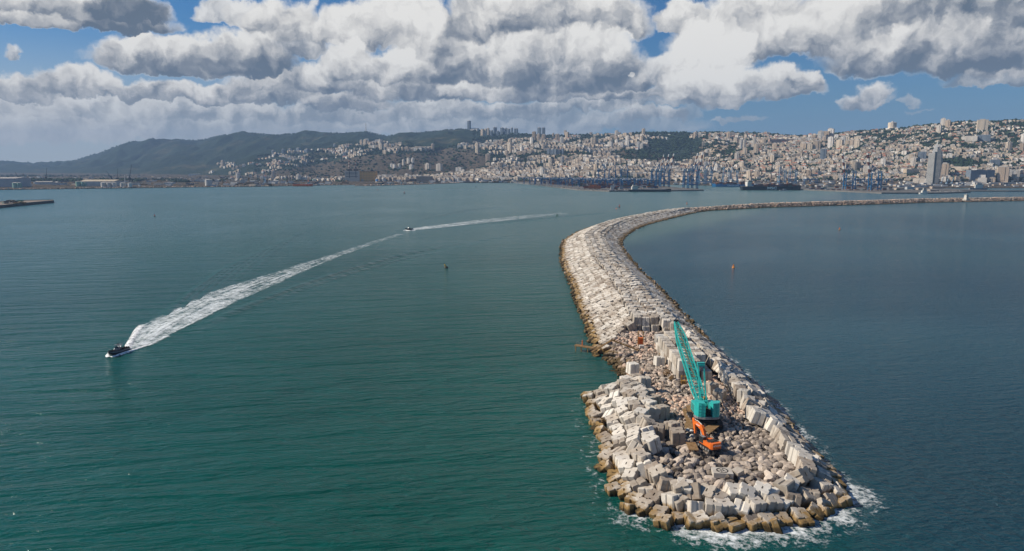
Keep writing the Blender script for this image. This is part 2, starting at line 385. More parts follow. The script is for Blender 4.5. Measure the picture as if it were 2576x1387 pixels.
bare = g.mix(g.mr(spk, .35, .65), C4(.30,.23,.165), C4(.42,.33,.25))
c = g.mix(g.mr(att, .45, .75), forest, scrub); c = g.mix(g.mr(att, 1.25, 1.6), c, bare)
g.l.new(c, b.inputs['Base Color'])
bn = g.new('ShaderNodeBump', {'Height': spk, 'Strength': 0.8, 'Distance': 14.0}); g.l.new(bn, b.inputs['Normal'])
me.materials.append(M_LAND); me.polygons.foreach_set('use_smooth', [True]*len(Fs)); me.update()
tag(link('hills', me), kind='structure')
# quays of the port
M_QUAY = worn('quay_concrete', (.085,.08,.072), (.15,.14,.125), .05, .9, bump=.1)
M_QWALL = worn('quay_wall', (.10,.10,.095), (.22,.20,.18), .08, .9)
def slab(name, pts, z0, z1, label=None):
    mb = MB(); n = len(pts)
    mb.add([(x, y, z1) for x, y in pts], [tuple(range(n))], 0)
    mb.add([(x, y, z) for z in (z0, z1) for x, y in pts], [(i, (i+1)%n, n+(i+1)%n, n+i) for i in range(n)], 1)
    return tag(mb.build(name, [M_QUAY, M_QWALL]), kind='structure')
slab('quay', [(8,3520),(2,3430),(122,2828),(211,2254),(297,2098),(460,2128),(612,2193),(618,2290),(590,2420),(600,3000),(560,3600),(250,3700)], -3, 3.6)
slab('quay', [(880,2700),(930,2420),(954,2262),(1008,2104),(1042,1938),(1195,1932),(1343,2012),(1350,2060),(1290,2160),(1230,2300),(1230,2700)], -3, 3.4)
slab('quay', [(1330,2170),(1385,2130),(1525,2110),(1640,2130),(1640,2146),(1540,2150),(1480,2210),(1440,2600),(1330,2600)], -3, 3.2)
# ---------------------------------------------------------------- breakwater
def stone_mat(name, stops, var, algae=True, scale=.7, pink=0.0, bump=.35, weed=(.25,.16,.065)):
    m = mat(name, (.4,.38,.34), .9, 0, .2); g = NT(m.node_tree); b = g.n['Principled BSDF']
    pos = g.new('ShaderNodeNewGeometry', out='Position'); rid = rnd_id(g)
    n = g.noise(pos, scale, 6, .62)
    c = g.ramp(g.m('MULTIPLY_ADD', n, .9, g.m('MULTIPLY_ADD', rid, .75, -.32)), stops)
    v = g.m('MULTIPLY_ADD', g.m('FRACT', g.m('MULTIPLY', rid, 17.3)), var*2, 1-var)
    c = g.v('SCALE', c); g.l.new(v, c.node.inputs['Scale'])
    if pink:
        pk = g.mr(g.noise(pos, .07, 3, .6), .42, .54); pk = g.m('MULTIPLY', pk, g.m('GREATER_THAN', g.m('FRACT', g.m('MULTIPLY', rid, 29.7)), .35))
        sy = g.new('ShaderNodeSeparateXYZ', {0: pos}, out=None); pk = g.m('MULTIPLY', pk, g.mr(sy.outputs[1], 165.0, 185.0))
        c = g.mix(g.m('MULTIPLY', pk, pink), c, C4(.62,.44,.33))
    if algae:
        # weed and rust-brown tide mark just above the water, ragged
        z = g.new('ShaderNodeSeparateXYZ', {0: pos}, out=None).outputs[2]
        zz = g.m('ADD', z, g.m('MULTIPLY_ADD', g.noise(pos, .55, 5, .7), -3.4, g.m('MULTIPLY_ADD', rid, -1.2, 1.2)))
        c = g.mix(g.mr(zz, 1.15, 0.1), c, C4(*weed))
        c = g.mix(g.mr(zz, -0.2, -1.0), c, C4(.05,.035,.015))
    g.l.new(c, b.inputs['Base Color'])
    bn = g.new('ShaderNodeBump', {'Height': g.noise(pos, scale*5, 6, .65), 'Strength': bump, 'Distance': .12}); g.l.new(bn, b.inputs['Normal'])
    return m
M_CONC = stone_mat('cast_concrete', [(0.0, C4(.24,.185,.14)), (.35, C4(.39,.34,.28)), (.6, C4(.50,.45,.385)), (1.0, C4(.66,.62,.55))], .17)
M_ROCK = stone_mat('quarry_rock', [(0.0, C4(.115,.095,.08)), (.4, C4(.27,.225,.185)), (.65, C4(.41,.34,.28)), (1.0, C4(.54,.46,.38))], .22, scale=1.1, pink=.85, weed=(.13,.09,.045))
M_RUB = stone_mat('rubble_gravel', [(0.0, C4(.05,.045,.04)), (.5, C4(.12,.105,.09)), (1.0, C4(.24,.20,.17))], .1, scale=1.4)
def block_mesh(s=3.2, taper=.94, groove=.26, gw=.36, bev=.08):
    """cube with a vertical groove in each side, narrower at the top, and a lifting slot"""
    h = s/2; out = []
    for k in range(4):
        a = k*math.pi/2; cs, sn = math.cos(a), math.sin(a)
        for (x, y) in ((h, -h+.22), (h, -gw), (h-groove, -gw*.45), (h-groove, gw*.45), (h, gw), (h, h-.22)):
            out.append((x*cs-y*sn, x*sn+y*cs))
    n = len(out); V = []
    for z, k in ((-h, 1.0), (h-bev, taper), (h, taper-.05)):
        V += [(x*k, y*k, z) for x, y in out]
    Fc = [tuple(range(n-1, -1, -1))]
    for j in range(2): Fc += [(j*n+i, j*n+(i+1)%n, (j+1)*n+(i+1)%n, (j+1)*n+i) for i in range(n)]
    # top with slot
    m = len(V); sl = [(-.45,-.16),(.45,-.16),(.45,.16),(-.45,.16)]
    V += [(x, y, h) for x, y in sl]+[(x, y, h-.5) for x, y in sl]
    Fc += [(m+4,m+5,m+6,m+7)]+[(m+i, m+4+i, m+4+(i+1)%4, m+(i+1)%4) for i in range(4)]
    t = 2*n
    # stitch outline to slot: four sectors
    def ix(i): return t+i % n
    # outline starts at angle -40deg of +x side ; side k spans indices 6k..6k+5
    Fc += [tuple([ix(i) for i in range(0, 6)]+[m+2, m+1]), tuple([ix(i) for i in range(5, 13)]+[m+3, m+2]), tuple([ix(i) for i in range(12, 18)]+[m+0, m+3]), tuple([ix(i) for i in range(17, 25)]+[m+1, m+0])]
    return V, Fc
def block_simple(s=3.3):
    h = s/2; out = []
    for k in range(4):
        a = k*math.pi/2; cs, sn = math.cos(a), math.sin(a)
        for (x, y) in ((h, -h+.2), (h, -.35), (h-.28, 0), (h, .35)): out.append((x*cs-y*sn, x*sn+y*cs))
    n = 16; V = [(x*k, y*k, z) for z, k in ((-h, 1.0), (h, .93)) for x, y in out]
    return V, [tuple(range(n-1,-1,-1)), tuple(range(n, 2*n))]+[(i, (i+1)%n, n+(i+1)%n, n+i) for i in range(n)]
def cube_lp(s=3.3):
    h = s/2; V = [(x*k, y*k, z) for z, k in ((-h, 1), (h, .9)) for x, y in ((-h,-h),(h,-h),(h,h),(-h,h))]
    return V, [(3,2,1,0),(4,5,6,7),(0,1,5,4),(1,2,6,5),(2,3,7,6),(3,0,4,7)]
def rock_mesh(seed, sub=2, r=1.0):
    rs = np.random.RandomState(seed); b = bmesh.new(); bmesh.ops.create_icosphere(b, subdivisions=sub, radius=1.0)
    nn = rs.normal(size=(11, 3)); nn /= np.linalg.norm(nn, axis=1)[:, None]; dd = rs.uniform(.62, 1.0, 11)
    sc = np.array([rs.uniform(.9, 1.25), rs.uniform(.8, 1.05), rs.uniform(.62, .85)])
    V = []
    for v in b.verts:
        d = np.array(v.co); q = nn @ d; k = min([1.15]+[dd[i]/q[i] for i in range(11) if q[i] > .25])
        k *= 1+.05*mnoise.noise(Vector(d*2.3)+Vector((seed, 0, 0)))
        V.append(tuple(d*k*sc*r))
    Fc = [tuple(v.index for v in f.verts) for f in b.faces]; b.free(); return V, Fc
def tomesh(name, vf, mt):
    me = bpy.data.meshes.new(name); me.from_pydata(vf[0], [], vf[1]); me.materials.append(mt); me.update(); return me

# waterline of the round tip (left bank -> tip -> right bank), from the water's edge inwards
LOOP = [(32,209),(22.4,203),(22,190),(22.6,179),(23,165),(21.4,153),(22,145),(23.5,135),(27,130.5),(31,127),(36,125),(42,124),(48,124.6),(54,125.8),(60,128),(66,131.5),(71.5,136.5),(73.7,144.6),(74.6,155),(75,165),(75.8,175),(77,187),(77.8,200),(78.4,220),(78.7,246),(79.2,266)]
def resample(pts, step):
    P = [Vector((*p, 0)) for p in pts]; out = []; acc = 0; d = 0.0
    for a, b in zip(P[:-1], P[1:]):
        L = (b-a).length; t = (b-a)/L
        while d <= L: out.append((a+t*d, Vector((t.y, -t.x, 0)))); d += step    # outward normal (loop runs anticlockwise seen from above)
        d -= L
    return out
LP = resample(LOOP, .5)
LPa = np.array([[p.x, p.y] for p, n in LP])
def inset(d, step):
    """curve a distance d inside the loop, resampled"""
    q = []
    for p, n in LP:
        c = Vector((p.x, p.y)) - Vector((n.x, n.y))*-d if False else Vector((p.x-n.x*d, p.y-n.y*d))
        if np.min(np.hypot(LPa[:, 0]-c.x, LPa[:, 1]-c.y)) > d-.25: q.append((c.x, c.y))
    return resample(q, step)
def _test():
    p, n = LP[len(LP)//4]
    return n
# outward check: left bank normal must point to -x
if LP[60][1].x > 0: LP = [(p, -n) for p, n in LP]
REDGE = [(79.2,265),(81.7,300),(84,350),(87.4,407),(88,453),(91,514),(99,613),(105,657),(123,729),(149,808),(173,866),(220,959),(278,1070),(333,1150),(464,1242),(697,1344),(861,1423),(1121,1502),(1600,1610)]
WID = [47,48,50,51,52,53,54,55,56,56,55,52,44,30,26,26,26,26,26]
HGT = [8,8,8,8,8,8,8,8,8,8,8,7.5,7,5.5,7.5,8,8,8,8]
RA = [Vector((*p, 0)) for p in REDGE]
cum = [0]
for a, b in zip(RA[:-1], RA[1:]): cum.append(cum[-1]+(b-a).length)
# smooth centreline frames
def frame(s):
    def pt(q): return Vector((np.interp(q, cum, [p.x for p in RA]), np.interp(q, cum, [p.y for p in RA]), 0))
    d = (pt(s+14)-pt(s-14)); d.normalize(); p = (pt(s-10)+pt(s)*2+pt(s+10))/4 if s > 12 else pt(s)
    return p, d, Vector((-d.y, d.x, 0)), np.interp(s, cum, WID), np.interp(s, cum, HGT)      # third: towards the basin (left)
PT = [0, .04, .40, .66, .97, 1.0]; PZ = [-.12, .06, .93, 1.0, .04, -.12]
def prof(t): return np.interp(t, PT, PZ)
# rubble bed under the long arm
V = []; Fs = []; ss = np.arange(-6, cum[-1], 8.0); nt = 13
for s in ss:
    p, d, l, w, h = frame(max(s, 0)); p = p+d*min(s, 0)
    for k in range(nt):
        t = 1-k/(nt-1); q = p+l*(w*(1-t)); V.append((q.x, q.y, h*prof(t)-2.6 if 0 < k < nt-1 else -3))
V = [v if not (v[1] < 290 and v[0] < 66) else (v[0], max(v[1], 284), v[2]) for v in V]
for i in range(len(ss)-1):
    for k in range(nt-1): Fs.append((i*nt+k, i*nt+k+1, (i+1)*nt+k+1, (i+1)*nt+k))
me = bpy.data.meshes.new('ground'); me.from_pydata(V, [], Fs); me.materials.append(M_RUB)
tag(link('ground', me), kind='structure')
# rubble bed of the tip
def inside(x, y): return bool(pip(np.array(x), np.array(y), LOOP+[(79.2,300),(33,300),(32,246),(35,232),(35,215)]))
FULL = LOOP+[(80,290),(34,290),(30.5,262),(32.5,246),(35,232),(35,218)]
FA = np.array([[p.x, p.y] for p, n in resample(FULL+[FULL[0]], 1.0)])
gx = np.arange(14, 90, 1.5); gy = np.arange(116, 284, 1.5)
GX, GY = np.meshgrid(gx, gy, indexing='ij'); ins = pip(GX, GY, FULL)
D = np.min(np.hypot(GX[..., None]-FA[:, 0], GY[..., None]-FA[:, 1]), -1)*np.where(ins, 1, -1)
FL = np.where(GY < 165, 2.5, np.where(GY < 185, 2.5+(GY-165)*.04, 3.3))
GZ = np.minimum(D*.42-1.4, FL)
nx, ny = GX.shape
V = np.stack([GX, GY, np.maximum(GZ, -3)+rng.uniform(-.25, .25, GX.shape)], -1).reshape(-1, 3).tolist()
Fs = [(i*ny+j, (i+1)*ny+j, (i+1)*ny+j+1, i*ny+j+1) for i in range(nx-1) for j in range(ny-1)]
me = bpy.data.meshes.new('ground'); me.from_pydata(V, [], Fs); me.materials.append(M_RUB)
tag(link('ground', me), kind='structure')
def bedz(x, y):
    i = int(np.clip((x-14)/1.5, 0, nx-1)); j = int(np.clip((y-116)/1.5, 0, ny-1)); return GZ[i, j]

ORD = 'first second third fourth fifth sixth seventh eighth ninth tenth eleventh twelfth thirteenth fourteenth fifteenth sixteenth seventeenth eighteenth nineteenth twentieth'.split()
def ordw(n):
    if n <= 20: return ORD[n-1]
    t = {2:'twenty', 3:'thirty', 4:'forty', 5:'fifty', 6:'sixty', 7:'seventy'}[n//10]
    return (t[:-1]+'ieth') if n % 10 == 0 else t+'-'+ORD[n % 10-1]
BL = []                 # block placements: (matrix, centre, label or None)
r_ = random.Random(5)
def addblock(x, y, z, yaw, rx=0, ry=0, lab=None, s=1.0):
    BL.append((TRS((x, y, z), rx, ry, yaw, (s, s, s)), (x, y, z), lab))
ringz = [0.15, 2.3, 4.3, 5.6, 6.0]
LOOK = ['weed-browned waterline cube', 'stained cube above the waterline row', 'grey grooved upper armour cube', 'pale grooved crest cube', 'pale innermost cube']
for k in range(5):
    ring = inset(1.5+3.2*k, 3.6)
    cnt = {'left': 0, 'tip': 0, 'right': 0}
    seq = []
    for p, n in ring:
        side = 'tip' if p.y < 137 else ('left' if p.x < 50 else 'right')
        if side == 'tip' and k > 2: continue
        if side == 'right' and k > 3: continue
        if side == 'right' and k == 3 and p.y < 168: continue
        if side == 'left' and k == 4 and p.y < 172: continue
        if side == 'left' and k == 3 and p.y < 150: continue
        seq.append((p, n, side))
    lefts = [q for q in seq if q[2] == 'left'][::-1]
    for side, lst, word in (('left', lefts, 'from the tip, left bank'), ('tip', [q for q in seq if q[2] == 'tip'], 'from the left round tip'), ('right', [q for q in seq if q[2] == 'right'], 'from the tip, right bank')):
        for i, (p, n, sd_) in enumerate(lst):
            ang = math.atan2(n.y, n.x); wild = 1.0 if side != 'right' else .55
            if side == 'right' and p.y > 200: wild = .35
            z = ringz[k] - (0.55*k if side == 'tip' and k > 0 else 0) + (0.9 if side == 'right' and p.y > 185 and k > 0 else 0)
            x = p.x+r_.uniform(-.55, .55)*wild; y = p.y+r_.uniform(-.55, .55)*wild
            tilt = r_.gauss(.32 if k < 3 else .08, .21)*(1 if side != 'right' else 1.15)
            yaw = ang+r_.gauss(0, .8 if wild > .9 else .2)
            # tilt outward: rotate about tangent
            Mx = Matrix.Translation((x, y, z+r_.uniform(-.65, .65)*wild)) @ Matrix.Rotation(tilt, 4, Vector((-n.y, n.x, 0))) @ Matrix.Rotation(r_.gauss(0, .13)*wild, 4, n) @ Matrix.Rotation(yaw, 4, 'Z')
            if r_.random() < .10*wild: Mx = Mx @ Matrix.Rotation(math.pi/2, 4, 'X')
            BL.append((np.array(Mx), (x, y, z), '%s, %s %s' % (LOOK[k], ordw(i+1), word)))
# stragglers standing in the sea
for (px, py) in [(1584,1284),(1618,1290),(1670,1322),(1742,1322),(1800,1326),(1890,1322),(1942,1330),(2020,1316),(2072,1290),(2118,1268),(1500,1070),(1478,1002),(1519,1180),(1544,1240)]:
    q = W(px, py, 0); BL.append((TRS((q.x, q.y, r_.uniform(-.6, .3)), r_.gauss(0, .25), r_.gauss(0, .25), r_.uniform(0, 3)), (q.x, q.y, 0), None))
# loose blocks left standing on the rubble
for (px, py, yaw, what) in [(1591,932,.3,'lone concrete cube on the rubble beach behind the short jetty'),(1658,915,.1,'lone concrete cube beside the far end of the stacked cubes'),(1575,968,.5,'tilted concrete cube, leftmost of the group on the rubble'),(1600,962,.2,'pale concrete cube, farthest of the group on the rubble'),(1597,982,.1,'pale concrete cube, middle of the group on the rubble'),(1607,990,.4,'buff concrete cube, nearest of the group on the rubble'),(1630,1003,.05,'grey concrete cube alone right of the group on the rubble'),(1644,1018,.6,'buff concrete cube tipped on its edge left of the crane'),(1790,985,.3,'pair of grooves facing us on a cube just right of the crane boom foot'),(1809,1003,.9,'buff grooved cube with a dark middle groove behind the crane cab on the right'),(1664,1045,.4,'grey cube at the inner end of the left bank beside the rusty plates'),(1655,1095,1.2,'tipped grey cube on the inner edge left of the excavator'),(1703,1108,0,'upright grooved cube just left of the excavator bucket'),(1690,1088,.5,'grey cube behind the upright one left of the excavator')]:
    q = W(px, py+8, 3.2); addblock(q.x, q.y, 5.1, yaw, r_.gauss(0, .08), r_.gauss(0, .08), what)
# stack of cubes beside the boom, two high
for lay in range(2):
    for i in range(3):
        for j in range(11):
            if (lay == 1 and j < 2 and i == 2) or (j > 9 and i == 0) or (lay == 1 and (i, j) in ((1, 5), (2, 7), (0, 9))): continue
            addblock(54.3+i*3.62+j*.04+r_.uniform(-.12,.12), 210+j*3.72+r_.uniform(-.12,.12), 5.0+lay*3.4+r_.uniform(-.03, .03), r_.gauss(0, .06),
              lab='stacked cube by the boom, %s layer, %s from near end, %s file' % (['bottom', 'top'][lay], ordw(j+1), ['left', 'middle', 'right'][i]))
# long arm
def ycut(x): return 247+(x-32)*1.75 if x < 48 else 275+max(0, x-62)*(-2.2)
s = -20.0; row = 0
while s < cum[12]+30:
    sc_ = max(s, 0); p, d, l, w, h = frame(sc_); p = p+d*min(s, 0)
    if s < 0: l = Vector((-1, 0.04, 0)); w = 47
    step = 3.5
    nrow = int(w/step)
    for k in range(nrow):
        t = 1-(k+.5+(.5 if row % 2 else 0)*.5)/nrow
        q = p+l*(w*(1-t))
        if q.y < 268 and q.x > 63: continue
        if q.x < 66 and q.y < ycut(q.x): continue
        z = h*prof(t)-.75
        crest = .38 < t < .72
        sl = math.atan2(h*(prof(min(t+.03, 1))-prof(max(t-.03, 0))), w*.06)     # rise towards the right
        if crest: sl = 0; z += [0, .55, .15, .8][k % 4]
        j = 1.0 if not crest else .5
        yaw = math.atan2(d.y, d.x)+r_.gauss(0, .13*j) + (.35 if t < .4 else (-.2 if t > .7 else 0))
        Mx = Matrix.Translation((q.x+r_.uniform(-.3, .3), q.y+r_.uniform(-.3, .3), z+r_.uniform(-.35, .35)*j)) @ Matrix.Rotation(-sl*.9+r_.gauss(0, .07), 4, d) @ Matrix.Rotation(r_.gauss(-.16 if not crest else 0, .08), 4, l) @ Matrix.Rotation(yaw, 4, 'Z')
        BL.append((np.array(Mx), (q.x, q.y, z), None))
        if q.x < 66 and q.y < ycut(q.x)+4.2:
            zz_ = z-3.2
            while zz_ > 2.5:
                addblock(q.x+.1, q.y-.7, zz_, yaw*0+math.pi/2+.1*r_.gauss(0, 1)); zz_ -= 3.2
    s += step; row += 1
def zc_of(c): return c[1]*COSP-(c[2]-CAMH)*SINP
def inview(c):
    x, y = rowpx(c[0], c[1], c[2]); return -40 < x < 2616 and y < 1440
BL.sort(key=lambda b: zc_of(b[1]))
blockme = [tomesh('concrete_cube', block_mesh(3.3), M_CONC), tomesh('concrete_cube', block_mesh(3.4, .95, .24, .32), M_CONC)]
NI = 300; ndone = 0; rest = []
for i, (T, c, lab) in enumerate(BL):
    if ndone < NI and lab is not None and c[1] < 262:
        o = link('concrete_cube', blockme[i % 2]); o.matrix_world = Matrix(T.tolist())
        tag(o, lab, 'concrete block', 'concrete cubes armouring the breakwater tip'); ndone += 1
    elif ndone < NI and lab is None and c[1] < 190:
        o = link('concrete_cube', blockme[i % 2]); o.matrix_world = Matrix(T.tolist())
        tag(o, 'weed-browned concrete cube sunk in the surf outside the armour rows', 'concrete block', 'concrete cubes sunk in the surf'); ndone += 1
    else: rest.append((T, c))
near = [T for T, c in rest if zc_of(c) < 420]; mid = [T for T, c in rest if 420 <= zc_of(c) < 760]; farb = [T for T, c in rest if zc_of(c) >= 760]
o = bulk('concrete_cubes', [(*block_mesh(3.35), near, 0), (*block_simple(), mid, 0), (*cube_lp(), farb, 0)], [M_CONC])
tag(o, 'thousands of pale concrete cubes paving the long curving arm of the breakwater', 'concrete blocks', None, 'stuff')
# rocks along both toes of the arm and the old rock arm
LR = [rock_mesh(100+i, 1) for i in range(5)]; HR = [rock_mesh(200+i, 2) for i in range(12)]
TR = [[] for _ in LR]
s = 0
while s < cum[-1]:
    p, d, l, w, h = frame(s)
    old = s > cum[12]
    if old:
        for k in range(10):
            t = k/9*1.04-.02; q = p+l*(w*(1-t))
            TR[r_.randrange(5)].append(TRS((q.x+r_.uniform(-.8, .8), q.y+r_.uniform(-.8, .8), h*prof(t)-.7+r_.uniform(-.4, .4)), r_.uniform(0, 6), r_.uniform(0, 6), r_.uniform(0, 6), (r_.uniform(1.3, 2.2),)*3))
        s += 3.0
    else:
        for t, n in ((1.0, 2), (0.0, 2), (.985, 1)):
            for _ in range(n):
                q = p+l*(w*(1-t)+r_.uniform(-1.6, 1.6))+d*r_.uniform(-1.5, 1.5); sc_ = r_.uniform(.7, 1.5)
                TR[r_.randrange(5)].append(TRS((q.x, q.y, r_.uniform(-.6, .8)), r_.uniform(0, 6), r_.uniform(0, 6), r_.uniform(0, 6), (sc_, sc_, sc_*.8)))
        s += 2.4
TR = [t for t in TR if t]
tag(bulk('breakwater_rocks', [(*LR[i], TR[i], 0) for i in range(len(TR))], [M_ROCK]), 'weed-browned rocks along the toes of the arm and the older rock arm beyond', 'rocks', None, 'stuff')
# boulders filling the working area
RK = []
blk = np.array([[c[0], c[1]] for T, c, lab in BL if c[1] < 285 and c[2] > 3.4])
def free(x, y, r): return np.min(np.hypot(blk[:, 0]-x, blk[:, 1]-y)) > r
y = 131.0
while y < 279:
    big = y < 160; st = 1.75 if big else 1.30
    x = 30.0
    while x < 68:
        xx, yy = x+r_.uniform(-.45, .45)*st, y+r_.uniform(-.45, .45)*st
        x += st
        if not pip(np.array(xx), np.array(yy), FULL): continue
        beach = 206 < yy < 250 and xx < 42
        if xx > 48 and yy > 274: continue
        if not free(xx, yy, 1.7): continue
        dmin = np.min(np.hypot(FA[:, 0]-xx, FA[:, 1]-yy))
        if dmin < 6 and not beach: continue
        r = r_.uniform(.80, 1.35) if (big or (beach and dmin < 8)) else r_.uniform(.48, 1.0)
        RK.append((xx, yy, bedz(xx, yy)+r*.35+r_.uniform(-.1, .35), r))
    y += st*.82
RK.sort(key=lambda c: -c[3]/zc_of(c))
rockme = [tomesh('boulder', q, M_ROCK) for q in HR]
TR = [[] for _ in range(12)]
for i, (x, y, z, r) in enumerate(RK):
    T = TRS((x, y, z), r_.uniform(-.6, .6), r_.uniform(-.6, .6), r_.uniform(0, 6.28), (r*r_.uniform(.9, 1.2), r*r_.uniform(.8, 1.05), r*r_.uniform(.75, 1)))
    if i < 300:
        o = link('boulder', rockme[i % 12]); o.matrix_world = Matrix(T.tolist())
        lr = 'left part' if x < 44 else ('middle' if x < 54 else 'right part')
        if y < 141: z_ = 'lying in the %s of the pit just behind the tip armour' % lr
        elif y < 150: z_ = 'in the %s of the pit around the marked slab' % lr
        elif y < 163: z_ = 'on the rubble %s of the orange excavator' % ('left' if x < 45 else 'right')
        elif y < 205: z_ = 'on the rubble %s of the teal crane' % ('left' if x < 50 else 'right')
        else: z_ = 'on the little rubble beach by the jetty'
        sz = 'large' if r > 1.15 else ('middling' if r > .95 else 'smaller')
        tag(o, '%s grey-brown boulder %s' % (sz, z_), 'boulder', '%s boulders %s' % (sz, z_))
    else: TR[i % 12].append(T)
LR2 = [rock_mesh(200+i, 1 if i % 2 else 2) for i in range(12)]
tag(bulk('rubble', [(*LR2[i], TR[i], 0) for i in range(12) if TR[i]], [M_ROCK]), 'brown and pinkish quarry rubble covering the core around the crane', 'rubble', None, 'stuff')

# ---------------------------------------------------------------- foam round the breakwater
def foam_mat(name, scale, stretch=(1,1,1), amp=1.0, col=(.80,.84,.84), lines=0.0, lo=.20, hi=.46):
    m = bpy.data.materials.new(name); m.use_nodes = True; g = NT(m.node_tree); b = g.n['Principled BSDF']
    b.inputs['Base Color'].default_value = (*col, 1); b.inputs['Roughness'].default_value = .8
    uv = g.new('ShaderNodeUVMap', out=0); a = g.new('ShaderNodeAttribute', out='Fac', attribute_name='froth')
    pos = g.new('ShaderNodeNewGeometry', out='Position')
    wp = g.v('MULTIPLY_ADD', g.noise(pos, scale*.6, 4, .6, col=True), (1.8/scale*.4,)*3, pos)
    n = g.noise(g.v('MULTIPLY', wp, stretch), scale, 7, .68)
    ridged = g.m('ABSOLUTE', g.m('SUBTRACT', g.noise(wp, scale*1.3, 5, .6), .5))
    n = g.m('ADD', g.m('MULTIPLY', n, .75), g.m('MULTIPLY', g.m('SUBTRACT', .22, ridged), .8))
    n = g.m('MULTIPLY_ADD', n, 1.7, -.35)
    n = g.m('MULTIPLY_ADD', g.noise(pos, scale*.22, 3, .5), .55, g.m('ADD', n, -.275))
    if lines:
        sx = g.new('ShaderNodeSeparateXYZ', {0: uv}, out=None)
        ln = g.noise(g.new('ShaderNodeCombineXYZ', {0: g.m('MULTIPLY', sx.outputs[0], 14.0), 1: g.m('MULTIPLY', sx.outputs[1], .9), 2: 0.0}), 1.0, 4, .6)
        n = g.m('ADD', n, g.m('MULTIPLY', g.m('SUBTRACT', ln, .5), lines))
    al = g.mr(g.m('ADD', n, g.m('MULTIPLY_ADD', a, .5, -.5)), lo, hi, 0, amp)
    g.l.new(al, b.inputs['Alpha'])
    return m
def ribbon(name, rows, mt, z=.03):
    """rows: list of rows, each a list of (x, y, density[, z])"""
    n = len(rows[0]); V = [(*q[:2], (q[3] if len(q) > 3 else 0)+z) for r in rows for q in r]
    Fc = [(i*n+j, (i+1)*n+j, (i+1)*n+j+1, i*n+j+1) for i in range(len(rows)-1) for j in range(n-1)]
    me = bpy.data.meshes.new(name); me.from_pydata(V, [], Fc); me.materials.append(mt)
    at = me.attributes.new('froth', 'FLOAT', 'POINT'); at.data.foreach_set('value', np.array([q[2] for r in rows for q in r], np.float32))
    uv = me.uv_layers.new(name='UVMap')
    L = [0.0]
    for a, b in zip(rows[:-1], rows[1:]): L.append(L[-1]+math.hypot(b[n//2][0]-a[n//2][0], b[n//2][1]-a[n//2][1])*.02)
    dat = []
    for p in me.polygons:
        for v in p.vertices: dat += [(v % n)/(n-1), L[v//n]]
    uv.data.foreach_set('uv', dat); me.polygons.foreach_set('use_smooth', [True]*len(Fc)); me.update(); return link(name, me)
M_FOAM = foam_mat('sea_foam', .55, lo=.18, hi=.62)
rows = []
for i, (p, n) in enumerate(LP[::3]):
    if p.y > 205 and p.x < 50: st = 0
    elif p.x < 30 and p.y > 134: st = .25
    elif p.y < 145: st = 1.02 if p.x > 32 else .8
    else: st = .9
    st *= 1+.35*mnoise.noise(Vector((p.x*.15, p.y*.15, 3)))
    wd_ = 11.5 if p.y < 145 else 8.0
    rows.append([(p.x+n.x*(k/6*wd_-2.5), p.y+n.y*(k/6*wd_-2.5), st*(1.02-(k/6)**1.2*1.05)*1.0) for k in range(7)])
for s in np.arange(4, 760, 5):
    p, d, l, w, h = frame(s); n = -l; st = .82*(1+.5*mnoise.noise(Vector((p.x*.06, p.y*.06, 3))))
    rows.append([(p.x+n.x*(k/6*6-2), p.y+n.y*(k/6*6-2), st*(1.0-(k/6)*1.0)) for k in range(7)])
tag(ribbon('surf', rows, M_FOAM), 'white surf washing round the breakwater tip and its outer bank', 'surf', None, 'stuff')
# ---------------------------------------------------------------- machines and gear on the breakwater
M_TEAL = worn('teal_paint', (.022,.36,.33), (.030,.43,.39), .8, .42, spec=.4)
M_TEALD = worn('teal_paint_dull', (.020,.30,.29), (.05,.40,.37), 1.2, .55)
M_ORG = worn('orange_paint', (.80,.17,.022), (.62,.13,.02), 1.5, .42, spec=.4)
M_DARK = worn('dark_steel', (.018,.018,.018), (.06,.05,.042), 2.0, .7)
M_GREY = worn('grey_steel', (.17,.175,.18), (.27,.27,.27), 1.5, .6)
M_RUST = worn('rusty_steel', (.16,.09,.035), (.30,.19,.09), 1.3, .85, bump=.3)
M_YEL = worn('yellow_ochre_paint', (.42,.24,.04), (.26,.14,.04), 2.0, .7)
M_WHITE = worn('white_paint', (.62,.60,.55), (.45,.41,.35), 1.2, .6)
M_LETTER = mat('white_lettering', (.9,.9,.88), .5)
M_GLASS = mat('dark_glass', (.02,.03,.035), .1, 0, .6)
M_RUBBER = mat('rubber', (.02,.02,.02), .85)
M_WOOD = worn('grey_timber', (.22,.16,.11), (.34,.27,.2), 3, .9)
M_RED = worn('signal_red', (.62,.06,.02), (.5,.05,.02), 2, .5)
def textmesh(name, body, size, mt, parent, M, depth=.01, width=None):
    cu = bpy.data.curves.new(name, 'FONT'); cu.body = body; cu.size = size; cu.extrude = depth; cu.align_x = 'CENTER'; cu.align_y = 'CENTER'
    cu.offset = size*.02
    t = bpy.data.objects.new('tmp', cu); COL.objects.link(t)
    dg = bpy.context.evaluated_depsgraph_get(); me = bpy.data.meshes.new_from_object(t.evaluated_get(dg)); bpy.data.objects.remove(t)
    me.materials.clear(); me.materials.append(mt); me.name = name
    if width:
        w = max(v.co.x for v in me.vertices)-min(v.co.x for v in me.vertices); me.transform(Matrix.Diagonal((width/w, 1, 1, 1)))
    me.transform(M); return link(name, me, parent)
